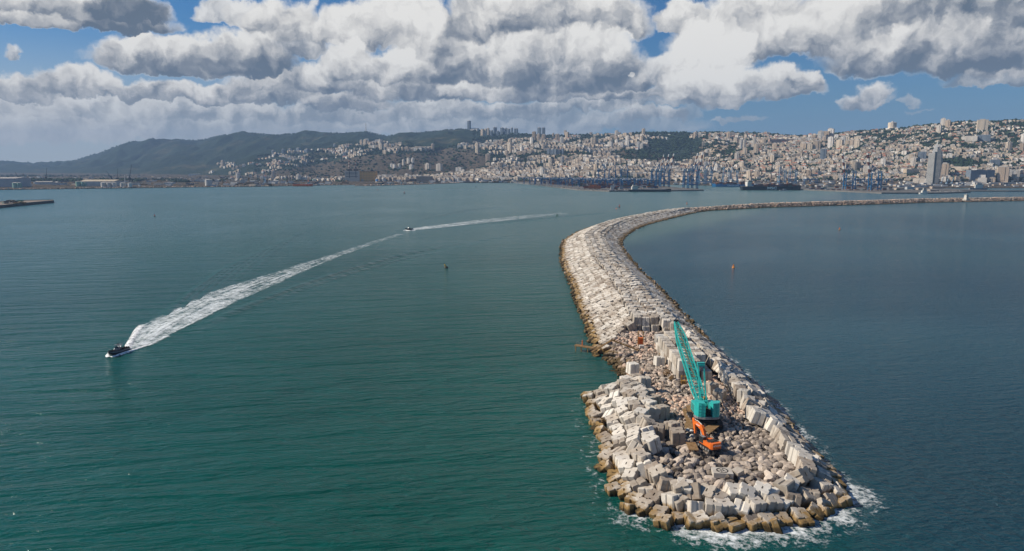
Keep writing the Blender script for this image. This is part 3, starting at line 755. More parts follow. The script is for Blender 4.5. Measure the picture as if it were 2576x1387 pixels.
def crawler(name, x, L, w, h, parent, mt=M_DARK):
    mb = MB(); pts = []
    for i in range(9): a = math.pi/2+math.pi*i/8; pts.append((-L/2+h/2+math.cos(a)*h/2, h/2+math.sin(a)*h/2))
    for i in range(9): a = -math.pi/2+math.pi*i/8; pts.append((L/2-h/2+math.cos(a)*h/2, h/2+math.sin(a)*h/2))
    Mx = Matrix(((0,0,1,0),(1,0,0,0),(0,1,0,0),(0,0,0,1)))
    mb.prism(pts, -w/2, w/2, 0, Mx, (x, 0, 0))
    n = int(L/.45)
    for i in range(n):
        yy = -L/2+h*.4+(L-h*.8)*i/(n-1)
        mb.box((x, yy, h+.03), (w*1.04, .2, .08)); mb.box((x, yy, .0), (w*1.04, .2, .08))
    t = mb.build(name, mt, parent, fix=True)
    m2 = MB()
    for i in range(5):
        yy = -L/2+h*.55+(L-h*1.1)*i/4
        for s in (-1, 1): m2.lathe([(h*.3, -.05), (h*.3, .05)], (x+s*w/2, yy, h/2), 10, 0, Matrix.Rotation(R(90), 3, 'Y'))
    m2.build('roller_wheels', M_GREY, t)
    return t
def lattice(mb, sec, r=.075, rd=.04):
    """sec: list of (centre, half width vector, half height vector)"""
    cor = []
    for c, a, b in sec: cor.append([c-a-b, c+a-b, c+a+b, c-a+b])
    for i in range(len(sec)-1):
        for k in range(4):
            mb.bar(cor[i][k], cor[i+1][k], r*2); k2 = (k+1) % 4
            if i % 2: mb.bar(cor[i][k], cor[i+1][k2], rd*2)
            else: mb.bar(cor[i][k2], cor[i+1][k], rd*2)
            mb.bar(cor[i][k], cor[i][k2], rd*2)
    for k in range(4): mb.bar(cor[-1][k], cor[-1][(k+1) % 4], rd*2.5)
# --- crawler crane
cr = empty('crawler_crane', (50.8, 172.3, 3.7), R(-1.5), 'big teal lattice-boom crawler crane standing on rusty plates', 'crawler crane')
crawler('crawler_track', -3.1, 8.6, 1.25, 1.5, cr); crawler('crawler_track', 3.1, 8.6, 1.25, 1.5, cr)
mb = MB(); mb.box((0,0,1.2), (5.2,3.2,.9)); mb.box((0,2.2,1.0), (5.4,.8,.7)); mb.box((0,-2.2,1.0), (5.4,.8,.7)); mb.lathe([(1.5,1.6),(1.5,2.5)], (0,0,0), 20)
mb.build('carbody', M_DARK, cr)
mb = MB(); mb.bx(-1.15,1.15,-3.6,3.6,2.5,3.1); mb.bx(-3.0,-1.15,-3.4,2.6,2.6,2.95); mb.bx(1.15,3.0,-3.4,2.6,2.6,2.95)
mb.build('turntable_deck', M_DARK, cr)
pts = [(-3.35,-2.4),(-2.75,-4.0),(-.9,-4.55),(.9,-4.55),(2.75,-4.0),(3.35,-2.4),(3.35,-1.9),(-3.35,-1.9)]
mb = MB(); mb.prism(pts, 2.45, 2.95); mb.build('counterweight_tray', M_GREY, cr)
for s in (-1, 1):
    mb = MB(); base = [(.95,-4.45),(2.62,-3.98),(3.28,-2.5),(3.28,-2.0),(.95,-2.0)]
    for k in range(9):
        z0 = 2.97+k*.42; sh = .0 if k % 2 else .05
        q = [(x-sh*.5 if x > 2 else x, y+sh) for x, y in base]
        q = q if s > 0 else [(-x, y) for x, y in q][::-1]
        mb.prism(q, z0, z0+.40)
    cw = mb.build('counterweight_stack', M_TEAL, cr)
    m2 = MB()
    for k in range(9): m2.box((s*2.0, -4.24, 3.17+k*.42), (.16,.2,.16))
    m2.build('lifting_lugs', M_TEALD, cw)
    mb = MB(); x0, x1 = (1.05, 3.05) if s > 0 else (-3.05, -1.05)
    mb.bx(x0, x1, -1.95, 2.4 if s < 0 else 1.2, 2.97, 5.4)
    hs = mb.build('engine_housing', M_TEAL, cr)
    m2 = MB()
    for k in range(6): m2.bx(x0-.02 if s < 0 else x1-.03, x0+.03 if s < 0 else x1+.02, -1.5, 1.0 if s > 0 else 2.0, 3.3+k*.3, 3.42+k*.3)
    m2.build('louvre', M_DARK, hs)
mb = MB(); mb.bx(1.5,2.9,1.3,3.4,2.97,5.1); cb = mb.build('operator_cab', M_TEAL, cr)
mb = MB(); mb.bx(1.6,2.8,3.38,3.43,3.6,4.9); mb.bx(2.88,2.93,1.5,3.3,3.7,4.9); mb.build('cab_window', M_GLASS, cb)
mb = MB()
for x, y, r in ((-.5,-1.2,.42),(.5,-1.2,.42),(-.45,-2.6,.5),(.45,-2.6,.5),(0,.3,.5)):
    mb.lathe([(r,-.35),(r*.72,-.3),(r*.72,.3),(r,.35)], (x, y, 3.9), 14, 0, Matrix.Rotation(R(90),3,'Y'))
mb.build('winch_drum', M_DARK, cr)
# boom
foot = Vector((0, 2.9, 3.9)); tip = Vector((1.0, 43.2, 17.2)); ax = (tip-foot).normalized(); side = Vector((1,0,0)); side = (side-ax*side.dot(ax)).normalized(); upv = side.cross(ax)
if upv.z < 0: upv = -upv
L = (tip-foot).length; sec = []; n = 26
for i in range(n+1):
    t = i/n*L; w = np.interp(t, [0, 7, L-9, L], [.75, 1.25, 1.25, .5]); h = np.interp(t, [0, 7, L-9, L], [.25, 1.15, 1.15, .35])
    sec.append((foot+ax*t, side*w, upv*h))
mb = MB(); lattice(mb, sec, .15, .065); bo = mb.build('boom', M_TEAL, cr)
mb = MB()
for i in range(7, n-2): 
    c0 = sec[i][0]+upv*(sec[i][2].length-.35); c1 = sec[i+1][0]+upv*(sec[i+1][2].length-.35)
    mb.bar(c0, c1, .55, .06)
mb.build('walkway', M_RUST, bo)
mb = MB()
for x in (-.35,-.12,.12,.35): mb.lathe([(.5,-.05),(.5,.05)], tip+Vector((x,.25,.25)), 14, 0, Matrix.Rotation(R(90),3,'Y'))
mb.box(tip+Vector((0,.2,.2)), (1.2,1.0,.5)); mb.box(tip+Vector((0,-.2,.75)), (1.5,.5,.35)); mb.build('boom_head', M_DARK, bo)
# mast (gantry)
mb = MB(); mt0 = [Vector((-.85,1.3,3.6)), Vector((.85,1.3,3.6))]; mt1 = [Vector((-.62,6.2,14.0)), Vector((.82,6.2,14.0))]
for a, c in zip(mt0, mt1): mb.bar(a, c, .34, .42)
for k in (.12,.3,.5): mb.bar(mt0[0].lerp(mt1[0], k), mt0[1].lerp(mt1[1], k), .16)
mb.box((.1,6.3,14.2), (2.0,.9,.75)); mb.box((.1,5.7,13.8), (1.8,.3,.5)); ms = mb.build('mast', M_TEAL, cr)
mb = MB(); mb.bar((-.8,-1.6,3.6), mt0[0].lerp(mt1[0], .42), .16); mb.bar((.8,-1.6,3.6), mt0[1].lerp(mt1[1], .42), .16)
mb.box((0,1.0,5.4), (2.0,.7,.35)); mb.build('backstay', M_TEAL, cr)
mb = MB()
for x in (-.5,-.2,.35,.7): mb.bar(Vector((x,6.4,14.5)), tip+Vector((x*.8,-.3,.7)), .05, n=5)
for x in (-.4,.4): mb.bar(Vector((x,-2.4,4.2)), Vector((x+.1,6.0,14.2)), .05, n=5)
mb.build('pendant_cable', M_DARK, cr)
mb = MB(); mb.bx(.75,1.7,3.9,5.0,4.7,5.5); mb.build('tool_box', M_YEL, cr)
# --- excavator
ex = empty('excavator', (47.0, 154.6, 3.9), R(20), 'orange tracked excavator with its arm folded over a dark bucket', 'excavator'); ex.scale = (.86, .86, .86)
crawler('crawler_track', -1.45, 5.9, .75, 1.15, ex); crawler('crawler_track', 1.45, 5.9, .75, 1.15, ex)
mb = MB(); mb.box((0,0,.75),(2.3,2.6,.6)); mb.lathe([(.8,1.0),(.8,1.3)],(0,0,0),18); mb.build('undercarriage', M_DARK, ex)
mb = MB(); mb.bx(-1.6,1.6,-2.2,2.3,1.3,1.5); mb.bx(-1.62,-.55,-2.2,.5,1.5,2.55); mb.bx(.45,1.62,-2.2,2.1,1.5,2.55); mb.bx(-.55,.45,-2.2,-.4,1.5,2.45)
bd = mb.build('body', M_ORG, ex)
mb = MB(); mb.bx(-1.2,1.3,-2.5,-.5,2.55,3.0); mb.bx(.2,1.25,-1.9,-.9,3.0,3.12); mb.bx(-1.0,-.2,-2.2,-1.2,3.0,3.1); mb.build('engine_cover', M_DARK, ex)
mb = MB(); pts = [(-1.7,-2.2),(-1.72,-2.9),(-1.35,-3.45),(1.35,-3.45),(1.72,-2.9),(1.7,-2.2)]; mb.prism(pts, 1.25, 2.75); mb.prism([(x*.96, y*.985-.03) for x, y in pts], 2.75, 2.9); cw = mb.build('counterweight', M_ORG, ex)
mb = MB(); mb.bx(-1.0,1.0,-3.48,-3.46,1.42,1.55); mb.build('bumper_stripe', M_DARK, cw)
textmesh('maker_lettering', 'HITACHI', .62, M_LETTER, cw, Matrix.Translation((0,-3.47,2.18)) @ Matrix.Rotation(R(90),4,'X'), .01, 2.3)
mb = MB(); mb.bx(-1.62,-.6,.55,2.4,1.5,3.3); cb = mb.build('cab', M_DARK, ex)
mb = MB(); mb.bx(-1.50,-.72,2.39,2.42,1.9,3.15); mb.bx(-1.65,-1.61,.8,2.2,2.2,3.1); mb.bx(-1.5,-.75,.53,.56,2.4,3.1); mb.build('cab_window', M_GLASS, cb)
mb = MB(); mb.bx(-1.56,-.66,.62,2.32,3.3,3.36); mb.build('cab_roof', M_GREY, cb)
Mx = Matrix(((0,0,1,0),(1,0,0,0),(0,1,0,0),(0,0,0,1)))
mb = MB(); mb.prism([(.9,1.5),(1.7,1.4),(3.9,4.3),(7.4,5.25),(7.35,5.75),(3.4,5.6),(2.6,4.9)], -.36, .36, 0, Mx); bm_ = mb.build('boom', M_ORG, ex, fix=True)
mb = MB()
for x in (-.5,.5): mb.bar((x,1.9,1.6),(x,3.5,4.1),.2,n=8)
mb.bar((0,3.6,5.75),(0,5.9,6.2),.22,n=8); mb.build('ram', M_WHITE, bm_)
mb = MB()
for x, t_ in ((-.37,'l'),(.37,'r')): pass
textmesh('lettering', 'HITACHI', .45, M_LETTER, bm_, Matrix.Translation((-.37,5.0,5.15)) @ Matrix.Rotation(R(-90),4,'Z') @ Matrix.Rotation(R(90),4,'X'), .008, 1.5)
mb = MB(); mb.prism([(7.9,6.3),(7.0,6.35),(6.7,5.4),(6.2,2.0),(6.6,1.9),(7.7,5.2)], -.27, .27, 0, Mx); st = mb.build('stick', M_ORG, ex, fix=True)
mb = MB(); mb.bar((0,6.1,6.0),(0,7.6,6.3),.2,n=8); mb.bar((0,7.6,5.2),(0,7.0,2.6),.18,n=8); mb.build('ram', M_WHITE, st)
mb = MB(); mb.prism([(6.7,2.2),(6.0,2.2),(5.1,1.5),(4.9,.6),(5.5,.1),(6.3,.2),(6.0,.6),(5.7,1.1),(6.3,1.7)], -.7, .7, 0, Mx)
for i in range(5): mb.box((-.6+i*.3,6.35,.2),(.12,.4,.12))
mb.build('bucket', M_DARK, ex, fix=True)
# --- steel plates
def plate(pix, z, label, mt=M_RUST, th=.14):
    mb = MB(); q = [W(x, y, z) for x, y in pix]; c = sum(q, Vector())/len(q)
    mb.prism([(p.x-c.x, p.y-c.y) for p in q], -th, 0); o = mb.build('steel_plate', mt, fix=True); o.location = c
    tag(o, label, 'steel plate', 'rusty steel plates laid under the machines'); return o
plate([(1716,1029),(1725,1027),(1737,1062),(1728,1064)], 4.5, 'narrow rusty steel plate, leftmost of those beside the crane')
plate([(1726,1020),(1741,1019),(1749,1062),(1737,1062)], 4.7, 'rusty steel plate hard against the left side of the teal crane')
plate([(1771,1076),(1787,1067),(1814,1068),(1783,1092)], 4.6, 'rusty steel plate right behind the teal crane, above the excavator')
plate([(1725,1112),(1750,1113),(1758,1133),(1733,1131)], 4.7, 'rusty steel plate below left of the excavator tracks')
plate([(1722,1064),(1741,1062),(1745,1078),(1724,1080)], 4.6, 'rusty steel plate under the excavator bucket')
plate([(1672,882),(1700,881),(1702,887),(1673,888)], 4.5, 'rusty plate at the near foot of the white container')
plate([(1652,879),(1664,877),(1672,890),(1660,892)], 4.4, 'short rusty plate leading to the white container')
# --- marked slab
c = W(1817, 1183, 4.6); t = empty('concrete_slab', (c.x, c.y, 4.0), R(-6), 'flat pale concrete slab with a round dark wheel-like mark', 'concrete slab')
mb = MB(); mb.bx(-2.1,2.1,-1.6,1.6,-.6,.55); mb.build('slab_body', M_CONC, t)
mb = MB(); n = 32
def ringf(mb, r0, r1, z, n=32):
    for i in range(n):
        a, b_ = 2*math.pi*i/n, 2*math.pi*(i+1)/n
        mb.add([(r0*math.cos(a), r0*math.sin(a), z),(r1*math.cos(a), r1*math.sin(a), z),(r1*math.cos(b_), r1*math.sin(b_), z),(r0*math.cos(b_), r0*math.sin(b_), z)], [(0,1,2,3)])
ringf(mb, 1.0, 1.32, .56); ringf(mb, .2, .45, .56)
for k in range(6):
    a = k*math.pi/3+.2; mb.box((.72*math.cos(a), .72*math.sin(a), .565), (.6,.14,.01), a)
mb.build('round_mark', M_DARK, t)
q = W(1856, 1187, 4.2); o = MB().box((0,0,0), (1.9,1.9,1.0)).build('concrete_slab', M_CONC); o.location = q; o.rotation_euler = (.1,-.2,.5); tag(o, 'small pale slab lying tilted right of the round-marked one', 'concrete slab')
# --- white site container
c = W(1663, 873, 3.6); t = empty('site_container', (c.x, c.y, 3.7), R(-4), 'weathered white site container under the cut end of the cube paving', 'container')
mb = MB(); mb.bx(-1.8,1.8,-1.4,5.2,.3,3.6)
for i in range(9): mb.bx(-1.7+i*.42,-1.55+i*.42,-1.46,-1.4,.4,3.5); 
for i in range(14): mb.bx(-1.86,-1.8,-1.2+i*.46,-1.0+i*.46,.4,3.5)
mb.build('shell', M_WHITE, t)
mb = MB(); mb.bx(-1.75,-1.3,-1.52,-1.47,.5,3.3); mb.bx(1.3,1.75,-1.52,-1.47,.5,3.3); mb.bx(-.1,.1,-1.52,-1.47,.5,3.3); mb.build('door_bar', M_GREY, t)
mb = MB(); mb.bx(-1.9,1.9,-1.5,5.3,0,.3); mb.build('skid', M_RUST, t)
mb = MB(); mb.bx(-.8,.9,1,2.4,3.6,3.75); mb.build('roof_hatch', M_GREY, t)
# --- orange machine in a yellow cage
def cage(loc, label, w, d, h1, h2, body_m, name='yellow_cage'):
    t = empty(name, loc, R(-5), label, 'lifting cage')
    mb = MB(); mb.bx(-w/2,w/2,-d/2,d/2,.1,h1); mb.build('cabinet', body_m, t)
    mb = MB()
    for x in (-w/2-.1, w/2+.1):
        for y in (-d/2-.1, d/2+.1): mb.bar((x,y,0),(x,y,h2),.16)
        for z in (.1,h1,h2): mb.bar((x,-d/2-.1,z),(x,d/2+.1,z),.12)
    for y in (-d/2-.1, d/2+.1):
        for z in (.1,h1,h2): mb.bar((-w/2-.1,y,z),(w/2+.1,y,z),.12)
    mb.build('frame', M_YEL, t)
    mb = MB()
    for i in range(3): mb.bx(-w*.3,w*.3,-d/2-.04,-d/2,h1*(.2+.25*i),h1*(.3+.25*i))
    mb.build('panel', M_RED if body_m is M_ORG else M_RUST, t); return t
c = W(1611, 872, 3.6); cage((c.x, c.y, 3.8), 'tall orange machine in an ochre frame below the cut armour face', 1.7, 1.6, 3.2, 5.6, M_ORG, 'drill_frame')
c = W(1719, 969, 3.6); cage((c.x, c.y, 3.9), 'small ochre and red cage left of the boom on the rubble', 1.1, 1.1, 1.1, 2.6, M_YEL)
# --- trailer compressor
c = W(1614, 880, 3.6); t = empty('trailer', (c.x, c.y, 3.8), 0, 'small white wheeled trailer in front of the orange machine', 'trailer')
MB().bx(-.85,.85,-.7,.7,.45,1.5).build('body', M_WHITE, t)
for x in (-.5,.5):
    mb = MB(); mb.lathe([(.35,-.12),(.35,.12)], (x,-.75,.35), 14, 0, Matrix.Rotation(R(90),3,'X')); mb.build('wheel', M_RUBBER, t)
MB().bar((.85,0,.6),(2.3,0,.4),.12).build('drawbar', M_DARK, t)
# --- jetty, stair and ramp
c = W(1468, 886, 0); t = empty('jetty', (c.x, c.y, 0), 0, 'short rusty steel jetty on piles at the left waterline', 'jetty')
d0_ = W(1447,882,0)-c; d1_ = W(1497,889,0)-c
mb = MB(); mb.bar(Vector((d0_.x,d0_.y,2.2)), Vector((d1_.x,d1_.y,2.0)), 2.2, .3); mb.build('deck', M_RUST, t)
for k in (.02,.3,.62):
    for s in (-.9,.9):
        p = d0_.lerp(d1_, k); MB().bar((p.x, p.y+s, -2), (p.x, p.y+s, 2.2), .28, n=8).build('pile', M_RUST, t)
mb = MB()
for k in (.05,.3,.55,.8):
    p = d0_.lerp(d1_, k); mb.bar((p.x,p.y+.9,2.2),(p.x,p.y+.9,3.4),.07)
a = d0_.lerp(d1_, .05); e = d0_.lerp(d1_, .8)
for z in (2.8,3.35): mb.bar((a.x,a.y+.9,z),(e.x,e.y+.9,z),.05)
mb.build('handrail', M_GREY, t)
p = d0_.lerp(d1_, .36); o = MB().bar((0,0,0),(0,0,1.9),.34,n=8).bar((0,0,1.9),(0,0,2.6),.08).build('marker_post', M_ORG); o.location = (c.x+p.x, c.y+p.y+.5, 2.36); tag(o, 'orange post standing on the rusty jetty', 'marker post')
A = W(1490, 885, 1.5); B = W(1539, 856, 8.6); Cc = W(1607, 882, 4.4)
t = empty('stairway', tuple(A), 0, 'rusty stair climbing the cube paving from the jetty', 'stairway')
mb = MB(); dv = B-A
for s in (-.55,.55): mb.bar(Vector((s*.5,s,0)), dv+Vector((s*.5,s,0)), .22)
for i in range(26): p = dv*(i/25); mb.box(p, (.5,1.1,.08), .7)
mb.build('steps', M_RUST, t)
mb = MB()
for s in (-.55,.55):
    for i in range(9): p = dv*(i/8)+Vector((s*.5,s,0)); mb.bar(p, p+Vector((0,0,1.1)), .06)
    mb.bar(Vector((s*.5,s,1.1)), dv+Vector((s*.5,s,1.1)), .06)
mb.build('handrail', M_DARK, t)
t = empty('ramp', tuple(B), 0, 'long ochre steel ramp down from the stair head to the trailer', 'ramp'); dv = Cc-B
MB().bar((0,0,0), dv, .9, .35).build('beam', M_YEL, t)
mb = MB()
for s in (-.45,.45): mb.bar((0,s,.55), dv+Vector((0,s,.55)), .08)
for i in range(12): 
    for s in (-.45,.45): p = dv*(i/11)+Vector((0,s,0)); mb.bar(p, p+Vector((0,0,.55)), .06)
mb.build('handrail', M_RUST, t)
# --- ladder on the cut face
a = W(1621, 842, 4.2); t = empty('ladder', tuple(a), 0, 'aluminium ladder leaning on the cut face of cubes', 'ladder')
mb = MB()
for s in (-.25,.25): mb.bar((s,0,0),(s,2.2,5.4),.09)
mb.build('stile', M_WHITE, t)
mb = MB()
for i in range(14): mb.bar((-.25,2.2*i/14,5.4*i/14+.2),(.25,2.2*i/14,5.4*i/14+.2),.06)
mb.build('rung', M_WHITE, t)
# --- spoked wheels and timber
for k, (px, py, r, lab) in enumerate([(1677,944,1.05,'upright rusty spoked cable wheel beside the stacked cubes'),(1688,955,.8,'smaller rusty spoked wheel lying against the larger one')]):
    c = W(px, py, 4.2); t = empty('cable_wheel', (c.x, c.y, 4.0+r), R(25+20*k), lab, 'cable wheel', 'rusty cable wheels'); t.rotation_euler[0] = R(8+25*k)
    mb = MB(); n = 24
    for s in (-.25,.25):
        for i in range(n):
            a0, a1 = 2*math.pi*i/n, 2*math.pi*(i+1)/n; mb.bar((r*math.cos(a0), s, r*math.sin(a0)), (r*math.cos(a1), s, r*math.sin(a1)), .13)
    mb.build('rim', M_RUST, t)
    mb = MB()
    for i in range(8):
        a0 = 2*math.pi*i/8
        for s in (-.25,.25): mb.bar((0,s,0),(r*math.cos(a0), s, r*math.sin(a0)),.08)
    mb.bar((0,-.3,0),(0,.3,0),.3,n=10); mb.build('spokes', M_RUST, t)
for k in range(6):
    c = W(1625, 962, 4.3); o = MB().box((0,0,0),(3.6-.2*k,.28,.14)).build('plank', M_WOOD); o.location = (c.x+.2*k, c.y+.3*k-.6, 4.35+.12*(k % 3)); o.rotation_euler = (.05*k, .04, .12*k-.3)
    tag(o, 'grey plank in the small heap behind the loose cubes', 'plank', 'planks heaped on the rubble')
for k, (px, py) in enumerate([(1752,1141),(1768,1144),(1790,1142)]):
    c = W(px, py, 4.3); o = MB().lathe([(.55,-.18),(.78,-.12),(.82,0),(.78,.12),(.55,.18),(.48,0)], n=20).build('tyre', M_RUBBER, smooth=True); o.location = (c.x, c.y, 4.5); o.rotation_euler = (.3*k, .25, 0)
    tag(o, 'old black tyre on the rocks %s the excavator tracks' % ['left of', 'in front of', 'right of'][k], 'tyre', 'old tyres round the excavator')
for k, (px, py) in enumerate([(1731,1082),(1738,1085),(1741,1096)]):
    c = W(px, py, 4.6); V_, F_ = rock_mesh(50+k, 2, .62); o = link('sack', tomesh('sack', (V_, F_), M_WHITE)); o.location = c
    tag(o, ['white bulk sack left of the excavator stick, farthest back', 'middle white bulk sack left of the excavator bucket', 'white bulk sack nearest the excavator cab'][k], 'sack', 'white sacks by the excavator')
# ---------------------------------------------------------------- boats, buoys and their wakes
M_HULL = worn('dark_hull', (.015,.018,.022), (.03,.033,.038), 1.5, .3)
M_HGREY = worn('grey_hull', (.16,.17,.19), (.22,.23,.25), 1.5, .35)
M_NAVY = mat('navy', (.02,.03,.07), .6); M_SKIN = mat('skin', (.45,.27,.19), .6); M_CLOTH = mat('dark_clothing', (.03,.035,.05), .9)
def person(name, loc, rz, label, parent_none=True):
    J = {'pel':(0,0,.92,.13),'ch':(0,.0,1.28,.15),'nk':(0,0,1.50,.06),'hd':(0,.01,1.62,.095),'hd2':(0,.01,1.74,.085),
         'ls':(-.19,0,1.42,.06),'le':(-.26,.08,1.16,.045),'lh':(-.2,.34,1.12,.035),'rs':(.19,0,1.42,.06),'re':(.26,.08,1.16,.045),'rh':(.2,.34,1.12,.035),
         'lk':(-.11,.05,.5,.06),'lf':(-.12,0,.06,.045),'lt':(-.12,.14,.03,.035),'rk':(.11,.05,.5,.06),'rf':(.12,0,.06,.045),'rt':(.12,.14,.03,.035)}
    E_ = [('pel','ch'),('ch','nk'),('nk','hd'),('hd','hd2'),('ch','ls'),('ls','le'),('le','lh'),('ch','rs'),('rs','re'),('re','rh'),('pel','lk'),('lk','lf'),('lf','lt'),('pel','rk'),('rk','rf'),('rf','rt')]
    ks = list(J); me = bpy.data.meshes.new(name); me.from_pydata([J[k][:3] for k in ks], [(ks.index(a), ks.index(b)) for a, b in E_], [])
    o = link(name, me); mo = o.modifiers.new('skin', 'SKIN')
    for i, k in enumerate(ks): me.skin_vertices[0].data[i].radius = (J[k][3], J[k][3]*.8)
    me.skin_vertices[0].data[0].use_root = True
    o.modifiers.new('sub', 'SUBSURF').render_levels = 1
    dg = bpy.context.evaluated_depsgraph_get(); m2 = bpy.data.meshes.new_from_object(o.evaluated_get(dg)); o.modifiers.clear(); o.data = m2
    m2.materials.clear(); m2.materials.append(M_CLOTH); m2.materials.append(M_SKIN)
    for p in m2.polygons:
        if p.center.z > 1.53 or (p.center.y > .27 and p.center.z > 1): p.material_index = 1
        p.use_smooth = True
    o.location = loc; o.rotation_euler = (0, 0, rz); return tag(o, label, 'person')
def boat(loc, rz, label, L=12.0, trim=4):
    t = empty('speedboat', loc, rz, label, 'speedboat', 'dark speedboats'); t.rotation_euler[0] = R(trim)
    # hull sections along +y (bow)
    st = [(-.5,1.55,.95,-.35),(-.2,1.65,1.0,-.4),(.1,1.65,1.08,-.4),(.3,1.4,1.2,-.3),(.42,.85,1.35,0.0),(.5,.06,1.5,.7)]
    V = []
    for f_, w, top, kee in st:
        y = f_*L
        V += [(-w,y,top),(-w*.97,y,(top+kee)/2+.15),(-w*.72,y,kee+.35),(0,y,kee),(w*.72,y,kee+.35),(w*.97,y,(top+kee)/2+.15),(w,y,top)]
    Fc = []; n = 7
    for i in range(len(st)-1):
        for j in range(n-1): Fc.append((i*n+j, i*n+j+1, (i+1)*n+j+1, (i+1)*n+j))
    Fc.append(tuple(range(n)))
    mb = MB(); mb.add(V, Fc); mi = [0 if (k % 6) in (1,2,3,4) else 1 for k in range(len(Fc)-1)]+[0]; mb.M = mi
    hull = mb.build('hull', [M_HULL, M_HGREY], t, fix=True)
    mb = MB()
    for i in range(len(st)-1):
        a, b_ = st[i], st[i+1]
        for s in (-1, 1): mb.bar((s*a[1], a[0]*L, a[2]+.03), (s*b_[1], b_[0]*L, b_[2]+.03), .22)
    mb.build('rubbing_strake', M_RUBBER, hull)
    mb = MB(); mb.add([(s*w*.95, f_*L, top-.35) for f_, w, top, k in st for s in (-1, 1)], [(2*i, 2*i+1, 2*i+3, 2*i+2) for i in range(len(st)-1)]); mb.build('deck', M_DARK, t)
    mb = MB(); mb.box((0,-.2,1.4),(1.3,1.3,1.3)); mb.box((0,.5,1.1),(1.2,.6,.7)); cs = mb.build('console', M_HGREY, t)
    MB().box((0,.55,2.15),(1.2,.06,.7),M=Matrix.Rotation(R(25),4,'X')).build('windscreen', M_GLASS, cs)
    MB().box((0,-1.7,1.2),(1.4,.6,.9)).box((0,-3.1,1.15),(1.6,.6,.8)).build('seat', M_DARK, t)
    mb = MB()
    for x in (-.75,.75):
        for y in (-1.5,.4): mb.bar((x,y,.8),(x*.95,y*.9,2.95),.1)
    tt_ = mb.build('roof_post', M_GREY, t)
    mb = MB(); mb.box((0,-.6,3.0),(2.1,3.0,.12)); mb.build('roof', M_HGREY, t)
    mb = MB(); mb.bar((-.6,-1.9,3.05),(-.6,-3.2,3.9),.06); mb.bar((.6,-1.9,3.05),(.6,-3.2,3.9),.06); mb.box((0,-.3,3.25),(.9,.3,.25)); mb.bar((-.9,-1.6,3.1),(.9,-1.6,3.5),.06); mb.build('antenna', M_DARK, t)
    for x in (-.8,0,.8):
        o = MB().box((x,-L/2-.3,1.0),(.45,.8,.7),taper=.8).box((x,-L/2-.25,.2),(.2,.4,1.2)).build('outboard_motor', M_DARK, t)
    return t
q1 = W(296, 889, 0); b1 = boat((q1.x, q1.y, .25), math.atan2(-1, -13)+math.pi/2+math.pi-math.pi, 'dark open speedboat racing left, at the head of the wide wake')
hd = Vector((.3, -13, 0)).normalized(); b1.rotation_euler = (R(5), 0, math.atan2(-hd.x, hd.y))
person('person', tuple(q1+Vector((0, 1.4, 1.15))), b1.rotation_euler[2], 'dark-clothed person at the helm of the nearer speedboat')
p2 = W(1028, 578.5, 0); hd2 = Vector((-187, -271, 0)).normalized()
b2 = boat((p2.x, p2.y, .3), math.atan2(-hd2.x, hd2.y), 'distant dark speedboat at the head of the thin wake')
# wakes
M_WAKE = foam_mat('wake_foam', .42, (1,1,1), .88, (.76,.81,.82), .9, lo=.12, hi=.66)
def wake(name, edges, label, mt, nc=13, arms=True, sub=6):
    rows = []
    E2 = []
    for i in range(len(edges)-1):
        (a, b_, d1), (c_, e_, d2) = edges[i], edges[i+1]
        for k in range(sub):
            t = k/sub; E2.append((W(*a).lerp(W(*c_), t), W(*b_).lerp(W(*e_), t), d1+(d2-d1)*t))
    for (l, r, dd) in E2:
        row = []
        for k in range(nc):
            f_ = k/(nc-1); p = l.lerp(r, f_); edge = min(f_, 1-f_)*2
            den = .80*dd*(min(1, edge*2.4)**.7)*(1.0 - .12*math.cos(f_*math.pi*6)) - (0 if edge > .02 else .3)
            row.append((p.x, p.y, den, .12*math.cos(f_*math.pi*4)*dd+.12))
        rows.append(row)
    return tag(ribbon(name, rows, mt, .04), label, 'wake', None, 'stuff')
wake('wake', [((317,879),(322,881),1.1),((321,866),(385,870),1.1),((330,848),(425,852),1.08),((336,834),(457,834),1.08),((344,824),(480,824),1.05),((392,798),(525,800),1.02),((432,778),(562,780),1.0),((470,759),(602,760),.96),((512,740),(650,740),.92),((572,720),(692,720),.86),((640,700),(737,700),.78),((703,681),(777,681),.70),((760,662),(822,662),.60),((830,642),(868,642),.50),((925,610),(955,610),.44),((1010,586),(1030,587),.40)], 'broad white wake trailing the nearer speedboat', M_WAKE)
wake('wake', [((1036,575),(1037,580),1.0),((1060,571),(1065,578.5),.95),((1110,565),(1120,573),.8),((1170,557),(1185,567),.68),((1250,548),(1270,557),.55),((1340,540),(1365,546),.45),((1420,535),(1445,537),.38)], 'thin pale wake trailing the distant speedboat', M_WAKE)
def waterrow(pts, w, h, name='wave'):
    """low wave ridge on the water following pixel points; real height"""
    P = [W(*p) for p in pts]; rows = []; nc = 9
    PP = []
    for a, b_ in zip(P[:-1], P[1:]):
        for k in range(8): PP.append(a.lerp(b_, k/8))
    PP.append(P[-1])
    for i, p in enumerate(PP):
        a = PP[max(i-2, 0)]; b_ = PP[min(i+2, len(PP)-1)]; d = (b_-a).normalized(); nrm = Vector((-d.y, d.x, 0)); t = i/(len(PP)-1); hh = 1.25*h*math.sin(math.pi*min(1, t*1.0+.0))**.6 if 0 < t < 1 else 0
        rows.append([(p.x+nrm.x*w*(k/(nc-1)-.5)*2, p.y+nrm.y*w*(k/(nc-1)-.5)*2, 0, hh*(math.cos((k/(nc-1)-.5)*2*math.pi)+1)/2) for k in range(nc)])
    return tag(ribbon(name, rows, M_WATER, .012), kind='structure')
waterrow([(480,838),(560,796),(640,764),(760,718),(880,678),(1000,645),(1130,618),(1300,590)], 5.5, 1.0)
